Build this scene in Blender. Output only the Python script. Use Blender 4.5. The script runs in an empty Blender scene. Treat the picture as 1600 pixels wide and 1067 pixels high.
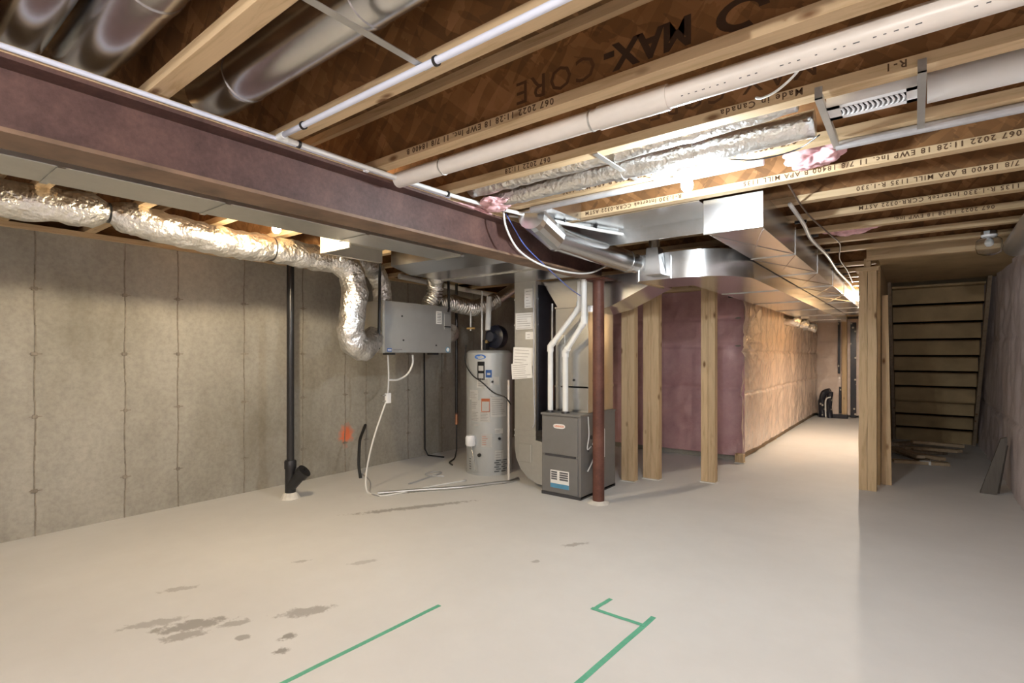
import bpy, bmesh, math, random
from mathutils import Vector, Matrix, noise
random.seed(7)
SC = bpy.context.scene
COL = SC.collection
PI = math.pi

# ------------------------------------------------------------------ materials
MATS = {}
def nodes(name):
    m = bpy.data.materials.new(name); m.use_nodes = True
    nt = m.node_tree; b = nt.nodes['Principled BSDF']
    MATS[name] = m
    return m, nt, b
def N(nt, t, **kw):
    n = nt.nodes.new(t)
    for k, v in kw.items():
        if k in n.inputs: n.inputs[k].default_value = v
        else: setattr(n, k, v)
    return n
def pos(nt, scale=(1,1,1), rot=(0,0,0)):
    g = nt.nodes.new('ShaderNodeNewGeometry'); mp = nt.nodes.new('ShaderNodeMapping')
    mp.inputs['Scale'].default_value = scale; mp.inputs['Rotation'].default_value = rot
    nt.links.new(g.outputs['Position'], mp.inputs['Vector']); return mp.outputs['Vector']
def noise_n(nt, vec, scale, detail=4, rough=.55, dist=0):
    n = N(nt, 'ShaderNodeTexNoise', Scale=scale, Detail=detail, Roughness=rough, Distortion=dist)
    nt.links.new(vec, n.inputs['Vector']); return n.outputs['Fac']
def ramp(nt, fac, stops):
    r = nt.nodes.new('ShaderNodeValToRGB'); e = r.color_ramp.elements
    while len(e) < len(stops): e.new(.5)
    for i, (p, c) in enumerate(stops):
        e[i].position = p; e[i].color = (*c, 1) if len(c) == 3 else c
    nt.links.new(fac, r.inputs['Fac']); return r.outputs['Color']
def mix(nt, fac, a, b, mode='MIX'):
    m = nt.nodes.new('ShaderNodeMix'); m.data_type = 'RGBA'; m.blend_type = mode
    for sock, v in ((0, fac), (6, a), (7, b)):
        if hasattr(v, 'is_output'): nt.links.new(v, m.inputs[sock])
        else: m.inputs[sock].default_value = v if sock == 0 else (*v, 1)
    return m.outputs[2]
def math_n(nt, op, a, b=None, clamp=False):
    m = nt.nodes.new('ShaderNodeMath'); m.operation = op; m.use_clamp = clamp
    for i, v in enumerate((a, b)):
        if v is None: continue
        if hasattr(v, 'is_output'): nt.links.new(v, m.inputs[i])
        else: m.inputs[i].default_value = v
    return m.outputs[0]
def bump(nt, b, h, strength=.3, dist=.01):
    n = N(nt, 'ShaderNodeBump', Strength=strength, Distance=dist)
    nt.links.new(h, n.inputs['Height']); nt.links.new(n.outputs['Normal'], b.inputs['Normal'])
def flat(name, col, rough=.5, metal=0, var=.12, scale=12, **kw):
    m, nt, b = nodes(name)
    f = noise_n(nt, pos(nt), scale)
    c = ramp(nt, f, [(.3, [x*(1-var) for x in col]), (.7, [min(1, x*(1+var)) for x in col])])
    nt.links.new(c, b.inputs['Base Color'])
    b.inputs['Roughness'].default_value = rough; b.inputs['Metallic'].default_value = metal
    for k, v in kw.items(): b.inputs[k].default_value = v
    return m

def lumber(name, axis, light=(.64,.47,.28), dark=(.46,.31,.155)):
    m, nt, b = nodes(name)
    s = [14, 14, 14]; s[axis] = 1.1
    v = pos(nt, tuple(s))
    g = noise_n(nt, v, 2.2, 6, .65, .6)
    big = noise_n(nt, pos(nt), 2.0, 2)
    c = ramp(nt, g, [(.32, dark), (.5, light), (.72, [min(1, x*1.12) for x in light])])
    c = mix(nt, math_n(nt, 'MULTIPLY', big, .5), c, [x*.8 for x in light])
    s2 = [7, 7, 7]; s2[axis] = 3
    vo = N(nt, 'ShaderNodeTexVoronoi', Scale=1.0); nt.links.new(pos(nt, tuple(s2)), vo.inputs['Vector'])
    k = ramp(nt, vo.outputs['Distance'], [(.05, (1,1,1)), (.14, (0,0,0))])
    c = mix(nt, k, c, (.20,.10,.04))
    nt.links.new(c, b.inputs['Base Color']); b.inputs['Roughness'].default_value = .7
    bump(nt, b, g, .15, .004)
lumber('lumber_x', 0); lumber('lumber_z', 2); lumber('lumber_y', 1)
lumber('lumber_scrap', 0, (.50,.38,.25), (.34,.24,.14)); lumber('plank_grey', 2, (.14,.125,.11), (.09,.08,.07)); lumber('lumber_old', 2, (.40,.31,.22), (.24,.18,.12))

def osb(name, tint, scale=1.0):
    m, nt, b = nodes(name)
    cols = []
    for ang, sc in ((.9, (4.5,5,19)), (-.7, (5,5,24))):
        m2 = nt.nodes.new('ShaderNodeMapping'); m2.inputs['Scale'].default_value = sc
        nt.links.new(pos(nt, (1,1,1), (0,ang,ang*.4)), m2.inputs['Vector'])
        wob = N(nt, 'ShaderNodeTexNoise', Scale=1.2, Detail=2); nt.links.new(m2.outputs[0], wob.inputs['Vector'])
        ad = N(nt, 'ShaderNodeVectorMath', operation='ADD'); nt.links.new(m2.outputs[0], ad.inputs[0]); nt.links.new(wob.outputs['Color'], ad.inputs[1])
        vo = N(nt, 'ShaderNodeTexVoronoi', Scale=scale); nt.links.new(ad.outputs[0], vo.inputs['Vector'])
        cols.append(vo.outputs['Color'])
    sep = nt.nodes.new('ShaderNodeSeparateColor'); nt.links.new(cols[0], sep.inputs[0])
    sep2 = nt.nodes.new('ShaderNodeSeparateColor'); nt.links.new(cols[1], sep2.inputs[0])
    f = math_n(nt, 'MULTIPLY', math_n(nt, 'ADD', sep.outputs[0], sep2.outputs[1]), .5)
    f2 = noise_n(nt, pos(nt), 3, 3)
    f = math_n(nt, 'ADD', math_n(nt, 'MULTIPLY', f, .7), math_n(nt, 'MULTIPLY', f2, .3))
    c = ramp(nt, f, [(.2, [x*.65 for x in tint]), (.5, tint), (.8, [min(1, x*1.5+.02) for x in tint])])
    nt.links.new(c, b.inputs['Base Color']); b.inputs['Roughness'].default_value = .75
    bump(nt, b, f, .3, .004)
osb('osb_web', (.23,.105,.033)); osb('osb_deck', (.18,.095,.035))

def concrete_wall():
    m, nt, b = nodes('concrete_wall')
    f1 = noise_n(nt, pos(nt, (1,1,.5)), 1.3, 5, .6); f2 = noise_n(nt, pos(nt), 22, 5, .7)
    c = ramp(nt, f1, [(.3, (.27,.25,.205)), (.5, (.38,.36,.31)), (.72, (.48,.46,.40))])
    d = ramp(nt, f2, [(.3, (.8,.8,.8)), (.6, (1,1,1))])
    c = mix(nt, 1.0, c, d, 'MULTIPLY')
    # orange spray mark
    g = nt.nodes.new('ShaderNodeNewGeometry')
    def blob(cx, ry, rz, soft):
        mp = nt.nodes.new('ShaderNodeMapping'); nt.links.new(g.outputs['Position'], mp.inputs['Vector'])
        mp.inputs['Location'].default_value = (0, -cx[0]/ry, -cx[1]/rz); mp.inputs['Scale'].default_value = (0, 1/ry, 1/rz)
        l = N(nt, 'ShaderNodeVectorMath', operation='LENGTH'); nt.links.new(mp.outputs[0], l.inputs[0])
        s = math_n(nt, 'ADD', l.outputs['Value'], math_n(nt, 'MULTIPLY', math_n(nt, 'SUBTRACT', noise_n(nt, pos(nt), 16, 3), .5), 1.3))
        return math_n(nt, 'SUBTRACT', 1.0, s, True)
    c = mix(nt, math_n(nt, 'MULTIPLY', blob((3.86, .46), .12, .15, 1), 1.6, True), c, (.85,.22,.10))
    nt.links.new(c, b.inputs['Base Color']); b.inputs['Roughness'].default_value = .8
    bump(nt, b, f2, .25, .006)
concrete_wall()

STAINS = [(-3.06,1.17,.15,.055,.6), (-2.98,1.10,.10,.04,.5), (-2.72,1.62,.13,.045,.5), (-2.55,1.42,.04,.03,.7), (-2.72,1.28,.035,.025,.55),(-2.9,1.32,.08,.03,.45), (-2.45,1.33,.035,.03,.7), (-3.6,1.3,.09,.03,.35),
          (-3.05,2.25,.08,.03,.3), (-2.05,3.45,.09,.03,.45), (-3.75,3.35,.50,.045,.55), (-4.2,3.75,.35,.06,.5), (-3.4,2.0,.05,.02,.35),(-2.1,3.0,.03,.02,.4), (-3.25,1.05,.12,.04,.4)]
def floor_mat():
    m, nt, b = nodes('concrete_floor')
    f1 = noise_n(nt, pos(nt), .8, 4, .55); f2 = noise_n(nt, pos(nt), 40, 5, .7); f3 = noise_n(nt, pos(nt), 5, 5, .7)
    c = ramp(nt, f1, [(.3, (.74,.735,.72)), (.7, (.82,.815,.80))])
    c = mix(nt, math_n(nt, 'MULTIPLY', f3, .22), c, (.50,.48,.45))
    g = nt.nodes.new('ShaderNodeNewGeometry'); acc = None
    nz = math_n(nt, 'MULTIPLY', math_n(nt, 'SUBTRACT', noise_n(nt, pos(nt), 14, 4, .7), .5), 3.2)
    for (x, y, rx, ry, s) in STAINS:
        # ellipses are turned to lie along the room's diagonal
        mp = nt.nodes.new('ShaderNodeMapping'); mp.vector_type = 'TEXTURE'
        mp.inputs['Location'].default_value = (x, y, 0); mp.inputs['Rotation'].default_value = (0,0,math.radians(60)); mp.inputs['Scale'].default_value = (rx, ry, 1e3)
        nt.links.new(g.outputs['Position'], mp.inputs['Vector'])
        l = N(nt, 'ShaderNodeVectorMath', operation='LENGTH'); nt.links.new(mp.outputs[0], l.inputs[0])
        v = math_n(nt, 'MULTIPLY', math_n(nt, 'SUBTRACT', 1.25, math_n(nt, 'ADD', l.outputs['Value'], nz)), 2.2, True)
        v = math_n(nt, 'MULTIPLY', v, s)
        acc = v if acc is None else math_n(nt, 'MAXIMUM', acc, v)
    c = mix(nt, acc, c, (.17,.15,.125))
    nt.links.new(c, b.inputs['Base Color']); b.inputs['Roughness'].default_value = .62
    bump(nt, b, f2, .12, .003)
floor_mat()

def metal(name, col, rough, bumps=.08, scale=3, dist=.02):
    m, nt, b = nodes(name)
    f = noise_n(nt, pos(nt), scale, 1 if bumps < .1 else 3, .4); f2 = noise_n(nt, pos(nt), 25, 4, .6)
    c = ramp(nt, f2, [(.3, [x*.93 for x in col]), (.7, col)])
    nt.links.new(c, b.inputs['Base Color'])
    b.inputs['Metallic'].default_value = 1
    r = ramp(nt, f2, [(.2, (rough*.97,)*3), (.8, (rough*1.05,)*3)]); nt.links.new(r, b.inputs['Roughness'])
    bump(nt, b, f, bumps, dist)
metal('galvanised', (.72,.73,.74), .24, .03, 2)
metal('galvanised_dull', (.64,.64,.62), .42, .03, 2)
metal('steel_strap', (.58,.57,.55), .5)
metal('foil', (.88,.87,.85), .33, .75, 34, .02)
metal('foil_tight', (.88,.88,.87), .30, .55, 45, .015)
metal('brass', (.70,.50,.22), .35)
metal('copper', (.60,.30,.18), .4)

def steel_red():
    for nm, c1, c2, c3 in (('red_primer', (.062,.030,.026), (.110,.056,.048), (.18,.095,.075)), ('column_red', (.075,.026,.018), (.12,.042,.028), (.18,.075,.05))):
        m, nt, b = nodes(nm)
        f = noise_n(nt, pos(nt), 3.5, 6, .7); f2 = noise_n(nt, pos(nt), 45, 4, .7)
        c = ramp(nt, math_n(nt, 'ADD', math_n(nt, 'MULTIPLY', f, .7), math_n(nt, 'MULTIPLY', f2, .3)), [(.35, c1), (.5, c2), (.7, c3)])
        nt.links.new(c, b.inputs['Base Color']); b.inputs['Roughness'].default_value = .55
        bump(nt, b, f2, .2, .003)
steel_red()
flat('flange_rust', (.20,.125,.08), .6, var=.35, scale=5)

def poly_pink(name, c1, c2, coat=1.0):
    m, nt, b = nodes(name)
    f = noise_n(nt, pos(nt), 3, 6, .7); f2 = noise_n(nt, pos(nt, (1,1,.8)), 7, 5, .6, 2.0); f3 = noise_n(nt, pos(nt), 60, 3)
    c = ramp(nt, f, [(.3, c1), (.7, c2)]); nt.links.new(c, b.inputs['Base Color'])
    b.inputs['Roughness'].default_value = .55
    b.inputs['Coat Weight'].default_value = coat; b.inputs['Coat Roughness'].default_value = .12
    n = N(nt, 'ShaderNodeBump', Strength=.55, Distance=.03); nt.links.new(f2, n.inputs['Height'])
    nt.links.new(n.outputs['Normal'], b.inputs['Coat Normal'])
    n2 = N(nt, 'ShaderNodeBump', Strength=.3, Distance=.01); nt.links.new(f3, n2.inputs['Height'])
    nt.links.new(n2.outputs['Normal'], b.inputs['Normal'])
poly_pink('pink_poly', (.50,.27,.29), (.66,.40,.41), .7)
poly_pink('pink_poly_warmlit', (.72,.56,.47), (.86,.72,.62), 1.0)  # same pink poly, with the warm corridor light put into its colour
poly_pink('pink_right', (.66,.56,.57), (.80,.71,.71), .3)
flat('pink_wool', (.84,.50,.53), .95, var=.25, scale=20)
flat('ply_brown', (.44,.32,.17), .7, var=.15, scale=4)
flat('pvc_white', (.86,.87,.86), .3, var=.03)
flat('pvc_beige', (.74,.69,.64), .35, var=.04)
flat('pex_blue', (.70,.74,.88), .35, var=.03)
flat('abs_black', (.018,.018,.02), .3)
flat('black_rubber', (.02,.02,.02), .6)
flat('wire_white', (.80,.80,.78), .4, var=.03)
flat('wire_blue', (.12,.18,.55), .4)
flat('grey_conduit', (.50,.50,.52), .4, .3)
flat('furnace_grey', (.20,.195,.19), .45, .2, var=.04)
flat('furnace_dark', (.05,.05,.055), .5)
flat('hrv_grey', (.36,.37,.375), .35, .35, var=.03)
flat('hrv_edge', (.52,.50,.44), .4, .5, var=.04)
flat('heater_grey', (.45,.465,.47), .35, .2, var=.03)
flat('heater_dark', (.10,.11,.12), .5)
flat('ink_soft', (.48,.46,.45), .8)
flat('paper', (.85,.84,.82), .8, var=.03)
flat('ink', (.10,.10,.11), .8)
flat('ink_wood', (.11,.06,.03), .9)
flat('ink_faint', (.10,.045,.016), .9)
flat('ink_faint2', (.055,.027,.012), .9)
flat('label_yellow', (.80,.55,.18), .7)
flat('label_blue', (.05,.16,.50), .5)
flat('label_cyan', (.10,.30,.48), .5)
flat('label_orange', (.75,.25,.12), .6)
flat('tape_green', (.13,.47,.31), .6, var=.1, scale=30)
flat('grill_dark', (.03,.03,.035), .6)
flat('plastic_white', (.86,.87,.90), .35, var=.02)
flat('dark_duct', (.045,.045,.055), .35, .6)
flat('brown_wire', (.16,.11,.08), .6)
flat('black_pump', (.03,.032,.045), .4)
flat('navy', (.008,.010,.022), .3)
flat('mortar', (.75,.72,.66), .9)
flat('concrete_patch', (.25,.22,.18), .9, var=.3, scale=20)
def black_tape():
    m, nt, b = nodes('printed_black_film')
    vo = N(nt, 'ShaderNodeTexVoronoi', Scale=1.0); nt.links.new(pos(nt, (9,9,9)), vo.inputs['Vector'])
    c = ramp(nt, vo.outputs['Distance'], [(.16, (.55,.5,.42)), (.24, (.02,.02,.03))]); nt.links.new(c, b.inputs['Base Color'])
    b.inputs['Roughness'].default_value = .3
black_tape()
def glass():
    m, nt, b = nodes('clear_glass'); b.inputs['Transmission Weight'].default_value = 1; b.inputs['Roughness'].default_value = .03; b.inputs['IOR'].default_value = 1.35
    b.inputs['Base Color'].default_value = (.96,.97,.97,1)
glass()
def emit(name, col, s):
    m, nt, b = nodes(name); b.inputs['Base Color'].default_value = (.9,.9,.9,1)
    b.inputs['Emission Color'].default_value = (*col, 1); b.inputs['Emission Strength'].default_value = s
emit('bulb_cool', (.88,.96,1.0), 1600)
emit('bulb_warm', (1.0,.80,.52), 1900)
emit('bulb_corridor', (1.0,.86,.70), 4600)
emit('bulb_rear', (1.0,.97,.93), 2600)

# ------------------------------------------------------------------ geometry helpers
def B(): return bmesh.new()
def box(bm, x0, x1, y0, y1, z0, z1, bev=0):
    r = bmesh.ops.create_cube(bm, size=1)
    bmesh.ops.scale(bm, vec=(abs(x1-x0), abs(y1-y0), abs(z1-z0)), verts=r['verts'])
    bmesh.ops.translate(bm, vec=((x0+x1)/2, (y0+y1)/2, (z0+z1)/2), verts=r['verts'])
    if bev:
        es = list({e for v in r['verts'] for e in v.link_edges})
        bmesh.ops.bevel(bm, geom=es, offset=bev, segments=2, affect='EDGES', profile=.5)
    return bm
def prism(bm, prof, axis, a, b):
    """extrude a 2D profile: axis 0 -> (y,z), 1 -> (x,z), 2 -> (x,y)"""
    def P(p, t):
        return {0: (t, p[0], p[1]), 1: (p[0], t, p[1]), 2: (p[0], p[1], t)}[axis]
    va = [bm.verts.new(P(p, a)) for p in prof]; vb = [bm.verts.new(P(p, b)) for p in prof]
    n = len(prof)
    bm.faces.new(va); bm.faces.new(vb[::-1])
    for i in range(n):
        bm.faces.new((va[i], vb[i], vb[(i+1) % n], va[(i+1) % n]))
    bmesh.ops.recalc_face_normals(bm, faces=bm.faces[:])
    return bm
def catmull(pts, k=6):
    if k <= 1 or len(pts) < 3: return [Vector(p) for p in pts]
    P = [Vector(p) for p in pts]; P = [P[0]*2-P[1]] + P + [P[-1]*2-P[-2]]
    out = []
    for i in range(1, len(P)-2):
        for j in range(k):
            t = j/k; a, b, c, d = P[i-1], P[i], P[i+1], P[i+2]
            out.append(.5*((2*b)+(c-a)*t+(2*a-5*b+4*c-d)*t*t+(3*b-a-3*c+d)*t*t*t))
    out.append(P[-2]); return out
def tube(bm, pts, r, seg=12, smooth=6, caps=True, rfun=None, disp=0, dscale=9, squash=1.0):
    P = catmull(pts, smooth) if smooth > 1 else [Vector(p) for p in pts]
    rings = []; n = len(P); up = None; L = 0
    for i, p in enumerate(P):
        d = (P[min(i+1, n-1)]-P[max(i-1, 0)]).normalized()
        if i: L += (P[i]-P[i-1]).length
        if up is None:
            up = Vector((0,0,1)) if abs(d.z) < .9 else Vector((0,1,0))
        s = d.cross(up).normalized(); up = s.cross(d).normalized()
        rr = r*(rfun(i/(n-1), L) if rfun else 1)
        ring = []
        for k in range(seg):
            a = 2*PI*k/seg
            q = p+(s*math.cos(a)*squash+up*math.sin(a))*rr
            if disp:
                nv = noise.noise(q*dscale)+.6*noise.noise(q*dscale*2.3)
                q = q+(q-p).normalized()*nv*disp
            ring.append(bm.verts.new(q))
        rings.append(ring)
    for i in range(n-1):
        for k in range(seg):
            bm.faces.new((rings[i][k], rings[i][(k+1) % seg], rings[i+1][(k+1) % seg], rings[i+1][k]))
    if caps:
        bm.faces.new(rings[0][::-1]); bm.faces.new(rings[-1])
    bmesh.ops.recalc_face_normals(bm, faces=bm.faces[:])
    return bm
def cyl(bm, a, b, r, seg=20, r2=None):
    return tube(bm, [a, b], r, seg, 1, True, (lambda t, L: 1+(r2/r-1)*t) if r2 else None)
def lathe(bm, prof, c, axis='z', seg=28):
    """prof: list of (radius, height)"""
    rings = []
    for (r, h) in prof:
        ring = []
        for k in range(seg):
            a = 2*PI*k/seg; x, y = r*math.cos(a), r*math.sin(a)
            q = {'z': (x, y, h), 'y': (x, h, y), 'x': (h, x, y)}[axis]
            ring.append(bm.verts.new(Vector(c)+Vector(q)))
        rings.append(ring)
    for i in range(len(rings)-1):
        for k in range(seg):
            bm.faces.new((rings[i][k], rings[i][(k+1) % seg], rings[i+1][(k+1) % seg], rings[i+1][k]))
    for rg in (rings[0], rings[-1]):
        try: bm.faces.new(rg)
        except ValueError: pass
    bmesh.ops.remove_doubles(bm, verts=bm.verts[:], dist=1e-5)
    bmesh.ops.recalc_face_normals(bm, faces=bm.faces[:])
    return bm
def sheet(bm, o, du, dv, nu, nv, f):
    """grid surface from origin o along du, dv, pushed along normal by f(u,v) in metres"""
    o, du, dv = Vector(o), Vector(du), Vector(dv); n = du.cross(dv).normalized()
    g = [[bm.verts.new(o+du*(i/nu)+dv*(j/nv)+n*f(i/nu, j/nv)) for j in range(nv+1)] for i in range(nu+1)]
    for i in range(nu):
        for j in range(nv):
            bm.faces.new((g[i][j], g[i+1][j], g[i+1][j+1], g[i][j+1]))
    return bm
def finish(o, smooth):
    if smooth:
        for p in o.data.polygons: p.use_smooth = True
def obj(name, bm, mat, parent=None, smooth=False, auto=False):
    me = bpy.data.meshes.new(name)
    xs = [v.co for v in bm.verts]
    lo = Vector((min(v.x for v in xs), min(v.y for v in xs), min(v.z for v in xs)))
    hi = Vector((max(v.x for v in xs), max(v.y for v in xs), max(v.z for v in xs)))
    c = Vector(((lo.x+hi.x)/2, (lo.y+hi.y)/2, lo.z))
    bmesh.ops.translate(bm, vec=-c, verts=bm.verts[:])
    bm.to_mesh(me); bm.free()
    me.materials.append(MATS[mat])
    o = bpy.data.objects.new(name, me); COL.objects.link(o)
    o.location = c
    if parent is not None:
        o.parent = parent
        w = Vector((0,0,0)); q = parent
        while q is not None:
            w += q.location; q = q.parent
        o.location = c - w
    if smooth or auto:
        for p in me.polygons: p.use_smooth = True
        if auto:
            md = o.modifiers.new('edges', 'EDGE_SPLIT'); md.split_angle = math.radians(35)
    return o
def tag(o, label, cat, group=None, kind=None):
    o['label'] = label; o['category'] = cat
    if group: o['group'] = group
    if kind: o['kind'] = kind
    return o
def thing(name, label, cat, loc, group=None):
    o = bpy.data.objects.new(name, None); COL.objects.link(o); o.location = loc; o.empty_display_size = .05
    return tag(o, label, cat, group)
def struct(name, bm, mat, **kw):
    o = obj(name, bm, mat, **kw); o['kind'] = 'structure'; return o
def txt_bm(body, size, M, bold=0, spacing=1.0, thick=.0006):
    cu = bpy.data.curves.new('t', 'FONT'); cu.body = body; cu.size = size; cu.extrude = thick; cu.offset = bold; cu.space_character = spacing; cu.resolution_u = 2
    t = bpy.data.objects.new('t', cu); COL.objects.link(t)
    dg = bpy.context.evaluated_depsgraph_get(); me = bpy.data.meshes.new_from_object(t.evaluated_get(dg))
    bm = bmesh.new(); bm.from_mesh(me); bmesh.ops.transform(bm, matrix=M, verts=bm.verts[:])
    bpy.data.objects.remove(t); bpy.data.curves.remove(cu); bpy.data.meshes.remove(me)
    return bm
def M_(o, xa, ya):
    xa, ya = Vector(xa), Vector(ya); za = xa.cross(ya)
    m = Matrix((( xa.x, ya.x, za.x, o[0]), (xa.y, ya.y, za.y, o[1]), (xa.z, ya.z, za.z, o[2]), (0,0,0,1)))
    return m

# ================================================================== SETTING
ZJ = 2.47; ZT = 2.80           # underside of joists / underside of deck
bm = B(); box(bm, -5.75, 1.1, -4.2, 14.5, -.12, 0); struct('floor', bm, 'concrete_floor')
bm = B(); box(bm, -5.75, 1.1, -4.2, 6.62, ZT, ZT+.05); box(bm, -5.75, -.3, 6.62, 14.5, ZT, ZT+.05); struct('ceiling', bm, 'osb_deck')
# left foundation wall with form seams and tie marks
bm = B(); box(bm, -5.75, -5.55, -4.2, 7.6, 0, 2.43); wl = struct('wall_left', bm, 'concrete_wall')
for y in (-.35, .35, .98, 1.58, 2.0, 2.62, 3.28, 3.84, 4.15, 4.85, 5.5, 6.2):
    bm = B(); z = 0
    while z < 2.42:
        z2 = min(z+.12, 2.43); dy = .004*math.sin(z*9+y*7)
        box(bm, -5.552, -5.5445, y-.0045+dy, y+.0045+dy, z, z2); z = z2
    o = obj('form_seam', bm, 'concrete_patch', wl)
    bm = B()
    for z in (.36, .95, 1.45, 1.97):
        box(bm, -5.552, -5.540, y-.016+random.uniform(-.01,.01), y+.016, z-.014, z+.014, .003)
        box(bm, -5.552, -5.5465, y-.035, y+.045, z-.004, z+.004)
    obj('tie_mark', bm, 'concrete_patch', wl)
bm = B(); box(bm, -5.75, -5.50, -4.2, 7.6, 2.43, 2.47); struct('trim_1', bm, 'lumber_y')
bm = B(); box(bm, -5.75, -5.72, -4.2, 14.5, 2.43, 2.85); struct('wall_rim_left', bm, 'osb_deck')
bm = B(); box(bm, -5.75, 1.1, -4.3, -4.2, 0, 2.85); struct('wall_rear', bm, 'concrete_wall')
# framing wall behind the furnace, filled with pink batts under poly
def bulge(u, v, W, Hh, seed, amp=.02, creases=(.38,.62,.78)):
    x = u*W; z = v*Hh
    d = amp*(noise.noise(Vector((x*1.3+seed, z*.8, seed)))+.5*noise.noise(Vector((x*5+seed, z*1.6, 3))))
    d += .012*math.sin(PI*((x/.6) % 1))**.5
    for c in creases:
        d -= .022*math.exp(-((v-c-.006*noise.noise(Vector((x*2, 0, seed))))/.008)**2)
    d += .009*(1-abs(noise.noise(Vector((x*4+seed, z*4-x*2, 1)))*3))
    return d
bm = B(); sheet(bm, (-5.55,7.5,.07), (3.735,0,0), (0,0,2.40), 200, 90, lambda u, v: bulge(u, v, 3.7, 2.4, 1.0))
struct('wall_utility', bm, 'pink_poly', smooth=True)
bm = B(); box(bm, -5.75, -1.87, 7.52, 7.62, 0, 2.85); struct('wall_utility_back', bm, 'concrete_wall')
# corridor left wall with fan of wrinkles round the corner
def cwall(u, v):
    y = u*6.7; z = v*2.35
    d = bulge(u, v, 6.7, 2.35, 5.0, .03, (.35,.60))
    r = math.hypot(y-.03, z-1.55); a = math.atan2(z-1.55, y-.03)
    if y < 2: d += .045*(1-abs(math.sin(a*13+1.5*noise.noise(Vector((a*3, r, 0))))))**2*math.exp(-r*1.5)*min(1, r*4)
    d += .012*(1-abs(noise.noise(Vector((y*2.2+z*1.4, z*3.0-y, 7.0)))*3)) * (1 if z > 1.3 else .5)
    return d+.02
bm = B(); sheet(bm, (-1.86,7.44,.10), (0,6.7,0), (0,0,2.30), 520, 150, cwall)
struct('wall_corridor', bm, 'pink_poly_warmlit', smooth=True)
bm = B(); box(bm, -1.95, -1.885, 7.52, 14.2, 0, .10); struct('baseboard_corridor', bm, 'lumber_old')
bm = B(); box(bm, -2.1, -1.95, 7.52, 14.5, 0, 2.85); struct('wall_corridor_back', bm, 'concrete_wall')
bm = B(); sheet(bm, (-1.9,14.2,.05), (1.6,0,0), (0,0,2.2), 80, 60, lambda u, v: bulge(u, v, 1.6, 2.2, 9.0, .03))
struct('wall_corridor_end', bm, 'pink_poly_warmlit', smooth=True)
bm = B(); box(bm, -2.1, 1.1, 14.4, 14.5, 0, 2.85); struct('wall_end', bm, 'concrete_wall')
# right wall
bm = B(); sheet(bm, (.82,11.3,0), (0,-15.5,0), (0,0,2.47), 420, 70, lambda u, v: bulge(u, v, 15.5, 2.47, 13.0, .03, (.30,.665)))
struct('wall_right', bm, 'pink_right', smooth=True)
bm = B(); box(bm, .93, 1.1, -4.2, 14.5, 0, 2.85); struct('wall_right_back', bm, 'concrete_wall')
# stair enclosure
bm = B(); box(bm, -.33, -.30, 7.05, 11.4, 0, 2.9); struct('wall_stair_left', bm, 'ply_brown')
bm = B(); box(bm, -.30, .93, 11.34, 11.4, 0, 2.9); struct('wall_stair_end', bm, 'ply_brown')
bm = B(); box(bm, -.40, .86, 6.60, 6.66, 2.43, 2.80); struct('trim_2', bm, 'lumber_x')
bm = B(); box(bm, -.30, .93, 6.66, 8.95, 2.43, 2.48); struct('ceiling_landing', bm, 'ply_brown')

# ================================================================== JOISTS
def jlabel(k):
    L = {-1: 'wooden I-joist nearest the camera, between the two large round ducts at upper left',
         0: 'wooden I-joist with pale knotty flange running between the shiny round ducts',
         1: 'wooden I-joist with the pale blue water pipe clipped along its flange',
         2: 'wooden I-joist printed with large upside-down lettering on its web, beside the beige drain pipe',
         3: 'wooden I-joist between the beige drain pipe and the foil wrapped pipe',
         4: 'wooden I-joist behind the white slotted vent, grey conduit under its flange',
         5: 'wooden I-joist just in front of the square duct end, printed with upside-down numbers',
         6: 'first wooden I-joist beyond the square duct end, lettered along its flange',
         7: 'second wooden I-joist beyond the square duct end, above the rear scrap of pink wool',
         8: 'third wooden I-joist beyond the square duct end, just past the rear scrap of pink wool',
         9: 'fourth wooden I-joist beyond the square duct end, near the unlit jar lamp',
         10: 'fifth wooden I-joist beyond the square duct end, last before the stairwell'}
    if k in L: return L[k]
    return 'short dim wooden I-joist over the corridor, beyond the stair post'
FLW = .075
JT = {2: [("067 2022 11:28 18 EWP Inc. 11 7/8 18400 B", -1.18, .039)],
      3: [("Made in Canada", -.35, .039), ("067 2022 11:28", -1.55, .039), ("R-1", -.02, .039)],
      4: [("067. 2022 11:27 2", -.46, .039), ("11 7/8 18400 B APA MILL 1135", -1.17, .039)],
      5: [("067 2022 11:28 18 EWP Inc. 11 7/8 18400 B APA MILL 1135", .40, .039), ("R-1.330 Intertek CCRR-0322 ASTM", -1.22, .039)],
      6: [("11 7/8 18400 B APA MILL 1135 R-1.330", .52, .039)],
      7: [("1135 R-1.330 Intertek CCRR-0322 ASTM", .52, .039)],
      8: [("067 2022 11:28 18 EWP Inc.", .45, .039)]}
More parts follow.
